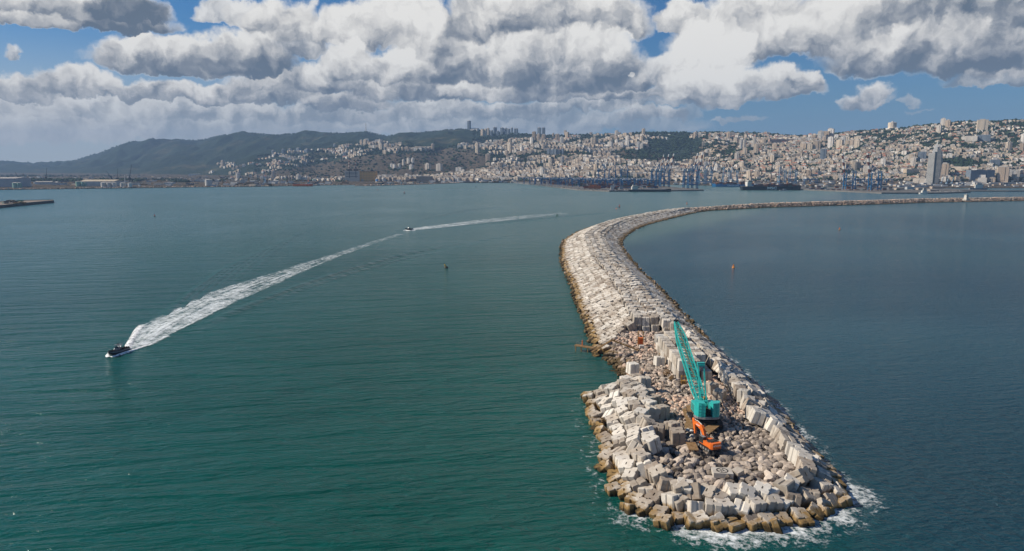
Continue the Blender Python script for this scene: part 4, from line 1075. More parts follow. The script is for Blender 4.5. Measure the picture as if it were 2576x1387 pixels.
waterrow([(640,772),(760,727),(880,687),(1010,653),(1150,625)], 4.0, .6)
for k in range(6):
    waterrow([(405+k*42, 800-k*20),(470+k*42, 745-k*21),(560+k*36, 680-k*17),(650+k*30, 632-k*12)], 3.6, .7-.06*k)
waterrow([(1085,577),(1180,567),(1300,556),(1440,543),(1560,533)], 6, 1.0)
for k in range(4): waterrow([(1040+k*22,556-k*5),(1100+k*22,545-k*5),(1200+k*20,530-k*3)], 5, .8)
# spray thrown up by the nearer boat
M_SPRAY = foam_mat('spray', .9, (1,1,1), 1.0, (.86,.87,.86))
def spray(pts, label, w=1.6, dens=1.0):
    rows = []; P = [(W(x, y, 0), z) for x, y, z in pts]; PP = []
    for (a, za), (b_, zb) in zip(P[:-1], P[1:]):
        for k in range(5): PP.append((a.lerp(b_, k/5), za+(zb-za)*k/5))
    PP.append(P[-1])
    for i, (p, z) in enumerate(PP):
        a = PP[max(i-1, 0)][0]; b_ = PP[min(i+1, len(PP)-1)][0]; d = (b_-a).normalized(); nn = Vector((-d.y, d.x, 0))
        row = []
        for k in range(9):
            f_ = (k/8-.5)*2; e = 1-abs(f_)**2
            row.append((p.x+nn.x*w*f_, p.y+nn.y*w*f_, dens*(.75+.45*e), z*e*(1+.35*mnoise.noise(Vector((p.x, p.y, k*.7))))))
        rows.append(row)
    tag(ribbon('spray', rows, M_SPRAY, .05), label, 'spray', None, 'stuff')
spray([(318,879,.3),(326,866,.5),(335,850,.4),(345,832,.25),(357,818,.1)], 'bright plume of spray flung up behind the nearer speedboat', 1.5, .72)
bw = q1+hd*4.5; st_ = q1-hd*5.5; sv = Vector((-hd.y, hd.x, 0))
def spw(pts, label, w, dens):
    global W
    W0 = W; W = lambda x, y, z=0: Vector((x, y, z)); spray(pts, label, w, dens); W = W0
for sg, nm in ((1, 'near'), (-1, 'far')):
    P_ = [(q1+hd*5.6+sv*.3*sg, .15), (q1+hd*3.5+sv*1.9*sg, .5), (q1+hd*0+sv*2.9*sg, .6), (q1-hd*5+sv*3.8*sg, .3), (q1-hd*11+sv*5*sg, .1)]
    spw([(p.x, p.y, z) for p, z in P_], 'thin white spray along the %s side of the nearer speedboat' % nm, .8, .9)
spray([(1014,580.5,.2),(1020,580,.6),(1030,581,.5),(1045,580,.3)], 'white bow spray of the distant speedboat', 1.0, .85)
# buoys
def buoy(px, py, h, w, mats, label, tilt=0.0, top='can'):
    c = W(px, py, 0); t = empty('navigation_buoy', (c.x, c.y, -.1), .5, label, 'buoy', 'navigation buoys'); t.rotation_euler[1] = tilt
    body, tower = mats
    MB().lathe([(w*.30,-.4),(w*.5,0),(w*.5,h*.16),(w*.36,h*.27)], n=16).build('float', body, t, smooth=False)
    mb = MB()
    for i in range(4):
        a = math.pi/2*i+.4; mb.bar((w*.3*math.cos(a), w*.3*math.sin(a), h*.25), (w*.12*math.cos(a), w*.12*math.sin(a), h*.72), h*.025+.03)
    tw = mb.build('tower', tower, t)
    MB().lathe([(w*.17,h*.42),(w*.15,h*.74),(w*.05,h*.78)], n=12).build('daymark', tower, t)
    MB().lathe([(w*.06,h*.78),(w*.07,h*.9),(w*.02,h)], n=10).build('lamp', M_DARK, t)
M_GRN = mat('green_paint', (.01,.09,.05), .5); M_BYE = mat('buoy_yellow', (.75,.42,.03), .5)
M_OY = mat('buoy_orange', (.75,.26,.04), .6)
buoy(1845,674,3.2,2.1,(M_OY,M_OY),'orange navigation buoy on the open water right of the breakwater')
buoy(1123,675,4.3,2.8,(M_DARK,M_BYE),'black and yellow buoy heeling over in the middle of the basin', R(-24))
buoy(1401,545,5.5,3.0,(M_GRN,M_GRN),'dark green buoy near the thin wake')
buoy(1558,522,6.0,3.2,(M_DARK,M_RED),'dark buoy with a red top beyond the breakwater bend')
buoy(1551,525.5,2.2,3.6,(M_ORG,M_ORG),'low orange mooring buoy beside the dark one past the bend')
buoy(2112,579,3.6,2.6,(M_RUST,M_ORG),'small dark orange buoy far out on the right')
buoy(389,545,4.2,2.6,(M_DARK,M_RED),'tiny dark buoy alone on the left side of the bay')
buoy(1017,488,8.0,4.5,(M_DARK,M_RED),'distant dark red buoy in front of the power station shore')
buoy(1728,514.5,5.0,3.0,(M_RUST,M_ORG),'small orange buoy just behind the start of the rock arm')
buoy(1197,472,7,4,(M_DARK,M_GRN),'distant green buoy before the port quay')
buoy(950,479,5,4,(M_RUST,M_RED),'distant reddish buoy left of the dark red one')
# light tower on the old arm
c = W(2430, 503.5, 7); t = empty('light_tower', (c.x, c.y, 6.2), .3, 'white tapering light tower standing on the rock breakwater', 'light tower')
MB().box((0,0,1.5),(9,9,3)).build('base', M_CONC, t)
MB().box((0,0,7),(6,6,8),taper=.8).build('tower', M_WHITE, t)
MB().box((0,0,11.2),(6.4,6.4,.5)).build('gallery', M_WHITE, t); MB().lathe([(1.2,11.4),(1.2,13),(.2,14)], n=10).build('lantern', M_GREY, t)
MB().bx(-2.9,2.9,-3.3,-3.0,5.5,6.3).bx(-2.5,2.5,-3.0,-2.7,8.6,9.3).build('band', M_DARK, t)
# small pier on the far left
def Wz(x, y, z): return W(x, y, z)
pts = [(W(-60,512,4)), W(60,505,4), W(134,503.5,4), W(135,505.5,4), W(60,512,4), W(-60,524,4)]
t = empty('old_pier', (0,0,0), 0, 'long low dark-walled pier end jutting in from the left', 'pier')
mb = MB(); P_ = [(p.x, p.y) for p in pts]; mb.prism(P_[::-1], -2, 4.0); mb.build('deck', worn('pier_deck', (.16,.12,.09), (.30,.25,.20), .1, .95), t, fix=True)
mb = MB()
for a, b_ in ((pts[5], pts[4]), (pts[4], pts[3]), (pts[0], pts[1]), (pts[1], pts[2])): mb.bar((a.x, a.y, 2.4), (b_.x, b_.y, 2.4), 1.6, 5.4)
mb.build('parapet', worn('pier_wall', (.07,.08,.075), (.14,.14,.13), .1, .95), t)
for k in range(16):
    px = r_.uniform(-10, 62); p = W(px, r_.uniform(506.5, 513), 4); w = r_.uniform(4, 13)
    o = MB().box((0,0,0),(w,r_.uniform(5,14),r_.uniform(1.5,4)), taper=r_.uniform(.5,1)).build('debris_heap', [M_RUST, M_QUAY, M_DARK, M_GRN][k % 4]); o.location = (p.x, p.y, 5); o.rotation_euler = (0,0,r_.uniform(0,3))
    tag(o, '%s heap of gear on the left pier deck' % ['rusty','pale','dark','green'][k % 4], 'debris', '%s heaps on the left pier' % ['rusty','pale','dark','green'][k % 4])
# ---------------------------------------------------------------- town, port and plain
def facade(name, wall, var=.12, win=(.07,.075,.08), fh=3.1, ww=3.6, fx=.45, fy=.45, hue=0.0, tone2=None):
    """walls with rows of recessed-looking dark openings; regular in metres"""
    m = mat(name, wall, .9, 0, .2); g = NT(m.node_tree); b = g.n['Principled BSDF']
    tc = g.new('ShaderNodeTexCoord', out='Object'); s_ = g.new('ShaderNodeSeparateXYZ', {0: tc}, out=None)
    nrm = g.new('ShaderNodeSeparateXYZ', {0: g.new('ShaderNodeNewGeometry', out='Normal')}, out=None)
    rid = rnd_id(g)
    u = g.m('ADD', s_.outputs[0], s_.outputs[1]); u = g.m('ADD', u, g.m('MULTIPLY', rid, 9.0))
    fz = g.m('FRACT', g.m('DIVIDE', s_.outputs[2], fh)); fu = g.m('FRACT', g.m('DIVIDE', u, ww))
    w = g.m('MULTIPLY', g.m('LESS_THAN', g.m('ABSOLUTE', g.m('SUBTRACT', fz, .5)), fy/2), g.m('LESS_THAN', g.m('ABSOLUTE', g.m('SUBTRACT', fu, .5)), fx/2))
    w = g.m('MULTIPLY', w, g.m('LESS_THAN', g.m('ABSOLUTE', nrm.outputs[2]), .5))
    c = C4(*wall)
    if tone2: c = g.mix(g.m('GREATER_THAN', g.m('FRACT', g.m('MULTIPLY', rid, 13.7)), .55), c, C4(*tone2))
    c = g.mix(.0, c, c) if not tone2 else c
    v = g.m('MULTIPLY_ADD', g.m('FRACT', g.m('MULTIPLY', rid, 31.3)), var*2, 1-var); c = g.v('SCALE', c); g.l.new(v, c.node.inputs['Scale'])
    g.l.new(g.mix(w, c, C4(*win)), b.inputs['Base Color'])
    return m
M_CREAM = facade('cream_facade', (.66,.55,.42), tone2=(.58,.46,.34), fy=.4, fx=.4)
M_PALE = facade('white_facade', (.78,.72,.64), tone2=(.70,.62,.52), fy=.4, fx=.4)
M_TAN = facade('tan_facade', (.44,.34,.25), tone2=(.52,.41,.31))
M_SLATE = facade('blue_grey_facade', (.22,.26,.30), win=(.05,.07,.10), fx=.8)
M_BAND = facade('banded_facade', (.70,.68,.62), win=(.05,.07,.08), fh=3.9, fx=2, fy=.42, var=0)
M_PINK = facade('pinkish_facade', (.48,.31,.25))
M_ROOFW = worn('pale_roof', (.52,.48,.43), (.36,.33,.30), .08, .9, var=.2)
M_ROOFR = worn('red_tile_roof', (.42,.17,.10), (.33,.13,.08), .1, .9, var=.15)
M_DKROOF = worn('dark_roof', (.07,.07,.075), (.12,.12,.12), .1, .9)
HM = [M_CREAM, M_PALE, M_TAN, M_PALE]
def house_geo(kind, w, d, h):
    """returns list of (verts, faces, 0 wall / 1 flat roof / 2 tiled roof)"""
    A = MB(); B = MB(); Cc = MB()
    if kind == 'villa':
        A.bx(-w/2, w/2, -d/2, d/2, -6, h*.75)
        x, y = w/2+.5, d/2+.5; z0, z1 = h*.75, h
        Cc.add([(-x,-y,z0),(x,-y,z0),(x,y,z0),(-x,y,z0),(-x*.4,0,z1),(x*.4,0,z1)], [(0,1,5,4),(2,3,4,5),(1,2,5),(3,0,4),(0,3,2,1)])
    elif kind == 'flat':
        A.bx(-w/2, w/2, -d/2, d/2, -7, h-.3); A.bx(-w/2-1.2, -w/6, -d/2-1.3, -d/2, 0, h-3); A.bx(w/6, w/2, -d/2-1.3, -d/2, 0, h-3.2)
        B.bx(-w/2-.2, w/2+.2, -d/2-.2, d/2+.2, h-.3, h); B.bx(-w*.2, w*.12, -d*.2, d*.2, h, h+2.4); B.bx(w*.22, w*.34, -d*.3, d*.0, h, h+1.4)
    elif kind == 'step':
        A.bx(-w/2, w/2, -d/2, d*.1, -7, h*.55); A.bx(-w/2, w*.35, -d*.1, d/2, -7, h-.3)
        B.bx(-w/2-.1, w/2+.1, -d/2-.1, d*.1, h*.55, h*.55+.3); B.bx(-w/2-.1, w*.35+.1, -d*.1-.1, d/2, h-.3, h); B.bx(-w*.2, 0, d*.1, d*.35, h, h+2.2)
    else:   # tower
        A.bx(-w/2, w/2, -d/2, d/2, -7, h-.4); A.bx(-w*.16, w*.16, -d/2-1.6, -d/2, 0, h-2); A.bx(w/2, w/2+1.6, -d*.18, d*.18, 0, h-2); A.bx(-w/2-1.6, -w/2, -d*.18, d*.18, 0, h-2)
        B.bx(-w/2-.3, w/2+.3, -d/2-.3, d/2+.3, h-.4, h+.5); B.bx(-w*.25, w*.25, -d*.25, d*.25, h+.5, h+4.5)
    return [(m.V, m.Fc, i) for i, m in ((0, A), (1, B), (2, Cc)) if m.V]
HS = []     # placed buildings: (x, y, z, rot, kind, w, d, h, wall material, label or None, name, category, pixel area)
occ = {}
def clash(x, y, r):
    for i in range(int((x-r)//40), int((x+r)//40)+1):
        for j in range(int((y-r)//40), int((y+r)//40)+1):
            for (a, b_, q) in occ.get((i, j), ()):
                if (a-x)**2+((b_-y)*.9)**2 < (q+r)**2: return True
    return False
def mark(x, y, r): occ.setdefault((int(x//40), int(y//40)), []).append((x, y, r))
def lm(x0, x1, top, bot, mt, label, kind='tower', name='apartment_tower', cat='tower', depth=.7, Y=None, rot=None):
    px = (x0+x1)/2
    if Y is None:
        q = hit(px, bot)
        if q is None: q = hit(px, bot+3)
        if q is None: q = (0, float(np.interp(U(px), us, yr)), 0, 0)
        Y = q[1]
    p = AT(px, bot, Y); z = ground_z(p.x, Y); top_z = AT(px, top, Y).z; w = (x1-x0)/F*Y
    HS.append((p.x, Y, z, r_.uniform(-.75, -.35) if rot is None else rot, kind, w*.92, w*depth, top_z-z, mt, label, name, cat, 1e9)); mark(p.x, Y, w*.6)
def rw(lst, mt, what, kind='tower', **k):
    """a family of look-alike towers read off the photograph; labels count from the left"""
    for i, (x0, x1, t, b_) in enumerate(lst): lm(x0, x1, t, b_, mt, '%s of %s' % (ordw(i+1)+' from left', what), kind, **k)
lm(1176.5, 1184, 305, 328, M_SLATE, 'tall dark slab tower alone on the highest forested ridge', name='slab_tower', depth=.8)
lm(1184, 1206, 323, 329.5, M_PALE, 'low white terraced building at the foot of the ridge tower', 'step', 'terraced_building', 'building')
rw([(1210,1217,326,345),(1217,1225,325,346),(1224.5,1231,323,343)], M_CREAM, 'three cream towers right of the ridge slab')
rw([(1233,1239,330,343),(1241,1246,320.5,338),(1245,1250,321,338),(1249,1256,330,342),(1259,1267,322,340),(1269,1276,323,340),(1276,1283,325,341),(1285,1290,322,338),(1293,1297,324,339),(1298,1303,324,340)], M_SLATE, 'ten slim grey towers on the central ridge')
rw([(1339,1348,332,354),(1351,1359,338,355),(1363,1373,339,355)], M_TAN, 'three brown towers below the twin dark towers')
rw([(1352,1360,322,340),(1363,1371,322,341)], M_SLATE, 'the twin dark towers on the ridge')
rw([(1389,1394,336,346),(1397,1407,338,355),(1419,1425,329,341),(1483,1490,334,341),(1554,1562,334,341)], M_TAN, 'five scattered ridge towers right of the twins')
lm(1408, 1417, 345, 362, M_PALE, 'white tower with a dark central stripe below the ridge')
rw([(1486,1492,347,369),(1492,1499,346,369),(1499,1505,350,369)], M_CREAM, 'a close trio of tan towers on the hill')
rw([(1529,1541,357,375),(1547,1555,352,368),(1556,1568,360,373),(1573,1583,353,370),(1601,1610,357,376),(1610,1618,361,376)], M_PALE, 'six pale towers on the spur')
rw([(1377,1385,375,390),(1386,1393,376,390),(1394,1401,375,389),(1402,1409,376,389),(1411,1419,374,389)], M_SLATE, 'five blue and white slabs in a row', 'flat', name='slab_block', cat='apartment block')
rw([(1492,1500,382,396),(1505,1514,381,395),(1517,1525,383,397),(1528,1538,385,401),(1540,1550,387,400)], M_TAN, 'five brown towers stepping down the slope')
rw([(1860,1867,351,378),(1868,1875,352,377)], M_PALE, 'two white towers by the quarry')
lm(1893, 1901, 345, 370, M_PALE, 'tallest pale tower above the right harbour'); lm(1896, 1907, 362, 388, M_CREAM, 'cream tower stepping down below the tallest pale tower')
lm(1932, 1996, 351, 361, M_PINK, 'long pinkish slab block on the hill crest', 'flat', 'slab_block', 'apartment block', .2, rot=0)
rw([(1943,1954,361,376),(1961,1972,361,376),(1979,1992,361,376),(2013,2028,361,377),(2031,2044,362,378),(2046,2062,355,378)], M_CREAM, 'six broad cream towers below the pink slab')
rw([(2057,2070,330.5,355),(2083,2097,325,345),(2082,2095,345,373)], M_PALE, 'three bright white high-rises on the crest')
lm(2066, 2086, 331, 350, M_TAN, 'brown block behind the bright white high-rises', 'flat', 'slab_block', 'apartment block')
rw([(2104,2119,352,372),(2122,2137,344,362),(2138,2149,352,371),(2127,2141,354,366),(2150,2162,353,373),(2150,2167,344,354)], M_CREAM, 'six cream towers right of the white high-rises')
lm(2063, 2077, 375, 405, M_SLATE, 'dark grey tower standing in the lower right town')
lm(2458, 2482, 302, 328, M_CREAM, 'broad banded hotel tower on the right skyline', name='hotel_tower')
lm(2457, 2489, 340, 358, M_SLATE, 'long blue-grey slab on the upper right slope', 'flat', 'slab_block', 'building')
lm(2420, 2456, 343, 357, M_PALE, 'long white hospital-like slab left of the blue-grey slab', 'flat', 'slab_block', 'building', .3)
lm(2309.5, 2328, 382, 405, M_SLATE, 'blue-grey tower just left of the sail-shaped tower')
lm(2365, 2384, 412, 445, M_TAN, 'brown tower at the right foot of the sail tower')
lm(2509, 2534, 420, 455, M_TAN, 'dark brown gridded office tower near the right edge')
lm(2534, 2560, 428, 446, M_PALE, 'white office block right of the gridded tower', 'flat', 'office_block', 'building')
lm(2432, 2496, 428, 453, M_SLATE, 'long grey office block behind the right quay', 'flat', 'office_block', 'building', .3, rot=0)
lm(2491, 2512, 402, 415, M_SLATE, 'blue glass block above the gridded tower', 'flat', 'office_block', 'building')
lm(2172, 2188, 417, 441, M_PALE, 'banded white tower behind the right gantry cranes')
lm(2274, 2327, 426, 436, M_CREAM, 'long cream block left of the sail tower', 'flat', 'office_block', 'building', .3, rot=0)
lm(2298, 2337, 449, 461, M_PALE, 'cream harbour block at the foot of the sail tower', 'flat', 'office_block', 'building', .5)
lm(2263, 2280, 438, 447, M_CREAM, 'small cream block left of the harbour block', 'flat', 'office_block', 'building')
lm(2385, 2435, 420, 428, M_CREAM, 'long low cream block right of the brown tower', 'flat', 'office_block', 'building', .3)
lm(2460, 2480, 440, 458, M_PALE, 'white stepped harbour building right of the port cranes', 'step', 'harbour_building', 'building')
rw([(906,913,353,366),(915.5,924,351.5,367)], M_CREAM, 'two towers highest on the left slope')
rw([(954,964,362,378),(967,978,362,378)], M_CREAM, 'two bigger towers above the brown hillside')
rw([(1196,1205,360,386),(1277,1288,362,389)], M_CREAM, 'two pale towers flanking the terraced rows')
rw([(1270,1279,380,396),(1222,1234,388,408)], M_TAN, 'two tan towers below the terraces')
rw([(684,692,379,389),(709,716,376,385),(725,735,375,385),(746,757,373,384),(766,780,376,384),(863,872,384,398),(839,845,363,372)], M_SLATE, 'seven hazy towers along the left slope')
rw([(982,989,412,425),(989,996,414,426),(1001,1008,413,425),(1012,1018,402,416),(1024,1031,398,412),(1035,1042,398,412),(1070,1083,412,428),(1098,1112,413,430),(1030,1040,415,428)], M_PALE, 'nine white blocks above the tank farm')
lm(1148, 1164, 421, 435, M_PALE, 'wide white block behind the left end of the port', 'flat', 'slab_block', 'apartment block')
lm(1209, 1236, 427, 437, M_PALE, 'long white slab above the port road', 'flat', 'slab_block', 'apartment block', .3)
# round hotel with a dome on the skyline
q = hit(2244, 324) or hit(2244, 326); p = AT(2244, 323, q[1]); k = q[1]/F; t = empty('round_tower', (p.x, q[1], q[2]-2), 0, 'round tower with a small dome alone on the right skyline', 'tower')
MB().lathe([(9.5*k, 0),(9.5*k, 15*k)], n=24).build('drum', M_CREAM, t); MB().lathe([(9.8*k, 15*k),(7*k, 16.2*k),(2.6*k, 16.4*k),(2.2*k, 18.2*k),(.5*k, 19*k)], n=20).build('dome', M_ROOFW, t)
MB().bx(-13*k, 17*k, -12*k, 8*k, -3, 1.6*k).build('podium', M_PALE, t)
# terraces and estates
def region(px, row):
    """(probability of a building, size class)"""
    if px < 500 or row > 458: return 0, 'v'
    top = np.interp(px, [500,600,700,800,900,940,980,1060,1100,1160,1250,1300,1380,1560,1700,1930,2045,2144,2244,2407,2576], [418,402,386,378,362,352,364,367,374,364,357,352,346,339,338,339,345,332,326,311,306])
    if row < top: return (0.03, 'm') if px > 1200 else (0, 'v')
    P_ = (np.array(px), np.array(row))
    if pip(*P_, BROWN): return 0.01, 'v'
    if pip(*P_, [(1630,352),(1765,352),(1770,378),(1745,398),(1700,414),(1655,402),(1625,380)]): return .05, 'v'
    if pip(*P_, [(1560,338),(1700,338),(1700,352),(1640,352),(1560,346)]): return .18, 'v'
    if pip(*P_, TAN) or pip(*P_, TAN2) or pip(*P_, BROWN2): return .04, 'v'
    if pip(*P_, BROWN3): return .25, 'v'
    if pip(*P_, [(2365,402),(2450,405),(2455,420),(2440,424),(2365,420)]): return .02, 'v'
    if pip(*P_, [(1300,338),(1560,338),(1560,350),(1480,358),(1380,366),(1300,362)]): return .16, 'm'
    if px < 640: return .10, 'm'
    if px < 900: return (.30, 'm') if math.sin(row*.5-px*.01) > -.1 else (.07, 'm')
    if px < 1180: return (.34 if row < 400 else .42, 's')
    if px < 1700: return (.46, 's') if math.sin(row*.42+px*.006) > -.25 else (.12, 'm')
    if row < 372 and px > 1700: return .42, 'v' if px > 2080 else 'm'
    return .44, 'm' if row > 380 else 'v'
nacc = 0; r5 = random.Random(21)
for it in range(9000):
    px0 = r5.uniform(500, 2640); row0 = r5.uniform(300, 457)
    pr, cl = region(px0, row0)
    if r5.random() > pr: continue
    q0 = hit(px0, row0)
    if q0 is None: continue
    n = {'v': r5.randrange(1, 5), 'm': r5.randrange(2, 7), 's': r5.randrange(4, 11)}[cl]
    rv = r5.random(); kind0 = None
    if cl == 'v': w, d, h = r5.uniform(11, 19), r5.uniform(9, 13), r5.uniform(7, 13)
    elif cl == 'm': w, d, h = r5.uniform(14, 24), r5.uniform(11, 15), r5.uniform(10, 19)
    else: w, d, h = r5.uniform(18, 30), r5.uniform(11, 15), r5.uniform(13, 24)
    dx = r5.uniform(1.02, 1.35)*w; slope = r5.gauss(0, .25); rot0 = r5.gauss(-.55, .18); xx, yy = q0[0], q0[1]
    for b_i in range(n):
        x = xx+dx*b_i+r5.uniform(-1, 1); y = yy+slope*dx*b_i+r5.uniform(-4, 4)
        z = ground_z(x, y); px, row = rowpx(x, y, z)
        if region(px, row)[0] < .06 or z < 2.6 or y < np.interp(px, [1200, 2600], [3300, 2520]): continue
        rv = r5.random()
        if cl == 'v': kind = 'villa' if rv < .22 else ('flat' if rv < .7 else 'step')
        elif cl == 'm': kind = 'flat' if rv < .62 else ('step' if rv < .88 else 'villa')
        else: kind = 'flat' if rv < .85 else 'step'
        w1, d1, h1 = w*r5.uniform(.85, 1.12), d, h*(r5.uniform(.7, 1.2) if cl != 's' else r5.uniform(.9, 1.1))
        if r5.random() < .018: kind = 'tower'; w1, d1, h1 = r5.uniform(17, 22), r5.uniform(15, 20), r5.uniform(30, 48)
        if clash(x, y, w1*.44): continue
        mark(x, y, w1*.44)
        mt = M_CREAM if rv*7 % 1 < .52 else (M_PALE if rv*7 % 1 < .82 else M_TAN)
        sc_ = (y/3600)**.35
        dist = ('on the far left slope' if px < 700 else 'on the left slope above the quays' if px < 960 else 'above the power station' if px < 1200 else 'on the hillside left of the container cranes' if px < 1450 else 'on the hillside behind the container cranes' if px < 1760 else 'behind the moored container ships' if px < 2050 else 'on the slope left of the sail tower' if px < 2330 else 'on the slope right of the sail tower')
        hgt = 'high' if row < 365 else ('halfway up' if row < 405 else 'low')
        colw = {M_CREAM: 'cream', M_PALE: 'white', M_TAN: 'tan'}[mt]
        kw = {'villa': 'hip-roofed house', 'flat': 'flat-roofed block', 'step': 'stepped block', 'tower': 'tower block'}[kind]
        HS.append((x, y, z, rot0+r5.gauss(0, .08), kind, w1*sc_, d1*sc_, h1*sc_, mt, '%s %s %s %s' % (colw, kw, hgt, dist), {'villa': 'house', 'flat': 'apartment_block', 'step': 'stepped_block', 'tower': 'apartment_tower'}[kind], {'villa': 'house', 'tower': 'tower'}.get(kind, 'apartment block'), (w1*h1)/(y*y)*F*F))
print('buildings', len(HS))
HS.sort(key=lambda h: -h[12])
bulkp = {}
for i, (x, y, z, rot, kind, w, d, h, mt, lab, nm, cat, area) in enumerate(HS):
    geo = house_geo(kind, w, d, h)
    if i < 300:
        t = empty(nm, (x, y, z), rot, lab, cat, lab if area < 1e8 else None)
        if lab and ' from left of ' in lab: t['group'] = lab.split(' from left of ')[1]
        for V_, F_, ty in geo:
            me = bpy.data.meshes.new('x'); me.from_pydata(V_, [], F_); me.materials.append([mt, M_ROOFW, M_ROOFR][ty]); me.name = ['walls', 'roof', 'tiled_roof'][ty]
            link(['walls', 'roof', 'tiled_roof'][ty], me, t)
    else:
        T = np.array(Matrix.Translation((x, y, z)) @ Matrix.Rotation(rot, 4, 'Z'))[None]
        for V_, F_, ty in geo:
            m_ = {0: mt, 1: M_ROOFW, 2: M_ROOFR}[ty]
            if ty == 0 and kind == 'flat' and len(F_) > 6 and area < 30: V_, F_ = V_[:8], F_[:6]
            bulkp.setdefault(m_.name, [m_, []])[1].append((V_, F_, T))
mats_ = [v[0] for v in bulkp.values()]; parts = []
for i, (k, v) in enumerate(bulkp.items()): parts += [(V_, F_, T, i) for V_, F_, T in v[1]]
tag(bulk('hillside_houses', parts, mats_), 'thousands of small cream and white houses covering the hillside', 'houses', None, 'stuff')
# trees: pine clumps between the houses, over the ridges and in belts on the plain
def clump(seed):
    rs = np.random.RandomState(seed); b = bmesh.new(); bmesh.ops.create_icosphere(b, subdivisions=1, radius=1.0)
    V_ = [tuple(np.array(v.co)*rs.uniform(.7, 1.15)*np.array([1, 1, .8])) for v in b.verts]; F_ = [tuple(v.index for v in f.verts) for f in b.faces]; b.free(); return V_, F_
M_PINE = worn('pine_foliage', (.016,.032,.018), (.038,.056,.030), .05, .95, var=.35, spec=.05)
oct_ = ([(1,0,.1),(0,1,0),(-1,0,.1),(0,-1,0),(.1,.1,.95),(0,0,-.6),(.7,.6,.5),(-.6,-.5,.55)], [(0,6,4),(6,1,4),(1,2,4),(2,7,4),(7,3,4),(3,0,4),(0,1,6),(2,3,7),(1,0,5),(2,1,5),(3,2,5),(0,3,5)])
TT = []
for it in range(30000):
    px = r5.uniform(470, 2640); row = r5.uniform(300, 456); q = hit(px, row)
    if q is None: continue
    x, y, z, _ = q
    if clash(x, y, -2.0): continue
    if px < 1190 and region(px, row)[0] < .2 and not pip(np.array(px), np.array(row), BROWN): continue
    br = pip(np.array(px), np.array(row), BROWN)
    if br and r5.random() < .75: continue
    s_ = r5.uniform(5, 12)*(y/4500)**.5
    TT.append(TRS((x, y, z+s_*.3), 0, 0, r5.uniform(0, 6), (s_, s_*r5.uniform(.8, 1.3), s_*r5.uniform(.6, 1.1))))
for i in range(0, NU, 1):            # skyline fringe
    for _ in range(2):
        u = us[i]+r5.uniform(0, us[1]-us[0]); Y = yr[i]*r5.uniform(.985, 1.0); s_ = r5.uniform(5, 11)*(Y/6000)
        TT.append(TRS((u*Y, Y, ground_z(u*Y, Y)+s_*.3), 0, 0, r5.uniform(0, 6), (s_, s_, s_*r5.uniform(.6, 1.0))))
tag(bulk('hillside_trees', [(*oct_, TT, 0)], [M_PINE]), 'dark pines filling the gaps between houses and fringing the ridges', 'trees', None, 'stuff')
TT = []
for (x0, x1, row, dens, hh) in [(40,205,454,170,11),(235,352,455,130,12),(352,450,452,60,8),(430,475,456,40,9),(500,640,453,50,8),(0,60,450,40,8),(560,700,447,60,7),(640,870,441,140,7),(300,640,441,160,7),(0,300,443,120,8),(860,1000,446,40,8),(1150,1290,452,120,9),(1290,1400,450,80,9),(845,868,455,24,9)]:
    for _ in range(dens):
        px = r5.uniform(x0, x1); p = W(px, row+r5.uniform(-1.5, 2.5), 6); s_ = hh*r5.uniform(.6, 1.15)*(p.y/2700)**.5
        TT.append(TRS((p.x, p.y, 3+s_*.5), 0, 0, r5.uniform(0, 6), (s_, s_, s_*.95)))
tag(bulk('tree_belt', [(*clump(3), TT[::2], 0), (*clump(4), TT[1::2], 0)], [M_PINE]), 'dark tree belts on the flat plain behind the left shore', 'tree belt', None, 'stuff')
# ---- sail-shaped tower
Y = 2700; p = AT(2347, 461, Y); k = Y/F
t = empty('sail_tower', (p.x, Y, 5), -.42, 'tall sail-shaped tower with a pointed white fin above the right harbour', 'tower')
H = ZR(Y, 385)-5; HF = ZR(Y, 353)-5; HR_ = ZR(Y, 372)-5
mb = MB(); nz = 29
for i in range(nz):
    z0, z1 = H*i/nz, H*(i+.62)/nz; w = (1-.04*i/nz)
    mb.prism([(-17*k*w, -8*k),(-2.5*k, -10*k),(-2.5*k, 6*k),(-15*k*w, 6*k)], z0, z1)
mb.build('white_floor_band', M_PALE2 if 'M_PALE2' in globals() else mat('white_render', (.72,.69,.62), .7), t)
mb = MB(); mb.prism([(-16.3*k, -7.6*k),(-2.6*k, -9.5*k),(-2.6*k, 5.9*k),(-14.6*k, 5.9*k)], 0, H-1); mb.build('glazing', M_GLASS, t)
mb = MB(); mb.bx(-2.5*k, 2.2*k, -8.8*k, 6*k, 0, H*1.03); mb.build('dark_core', mat('tower_dark_glass', (.04,.06,.07), .25), t)
mb = MB(); mb.add([(-9*k,-3*k,H),(2.5*k,-3*k,H),(2.5*k,-3*k,HF),(-9*k,-1*k,H),(2.5*k,-1*k,H),(2.5*k,-1*k,HF)], [(0,1,2),(5,4,3),(0,2,5,3),(1,4,5,2),(0,3,4,1)]); mb.build('fin', mat('white_fin', (.74,.71,.65), .7), t)
mb = MB(); m2 = MB()
for i in range(32):
    f0 = i/32; z0, z1 = HR_*f0, HR_*(f0+.55/32)
    bulge = lambda f_: 12*math.sin(math.pi*(.16+.62*f_))**.8*(1 if f_ < .9 else max(.15, 1-(f_-.9)*8))+1.0
    b0 = bulge(f0); mb.prism([(2.2*k, -9*k),(2.2*k+b0*k*.75, -7.5*k),(2.2*k+b0*k*1.05, 0),(2.2*k+b0*k*.8, 6*k),(2.2*k, 6*k)], z0, z1)
    m2.prism([(2.2*k, -8.6*k),(2.2*k+b0*k*.7, -7.1*k),(2.2*k+b0*k*.98, 0),(2.2*k+b0*k*.75, 5.6*k),(2.2*k, 5.6*k)], z0, HR_*(f0+1/32))
mb.build('curved_floor_band', M_WHITE, t); m2.build('curved_glazing', M_GLASS, t)
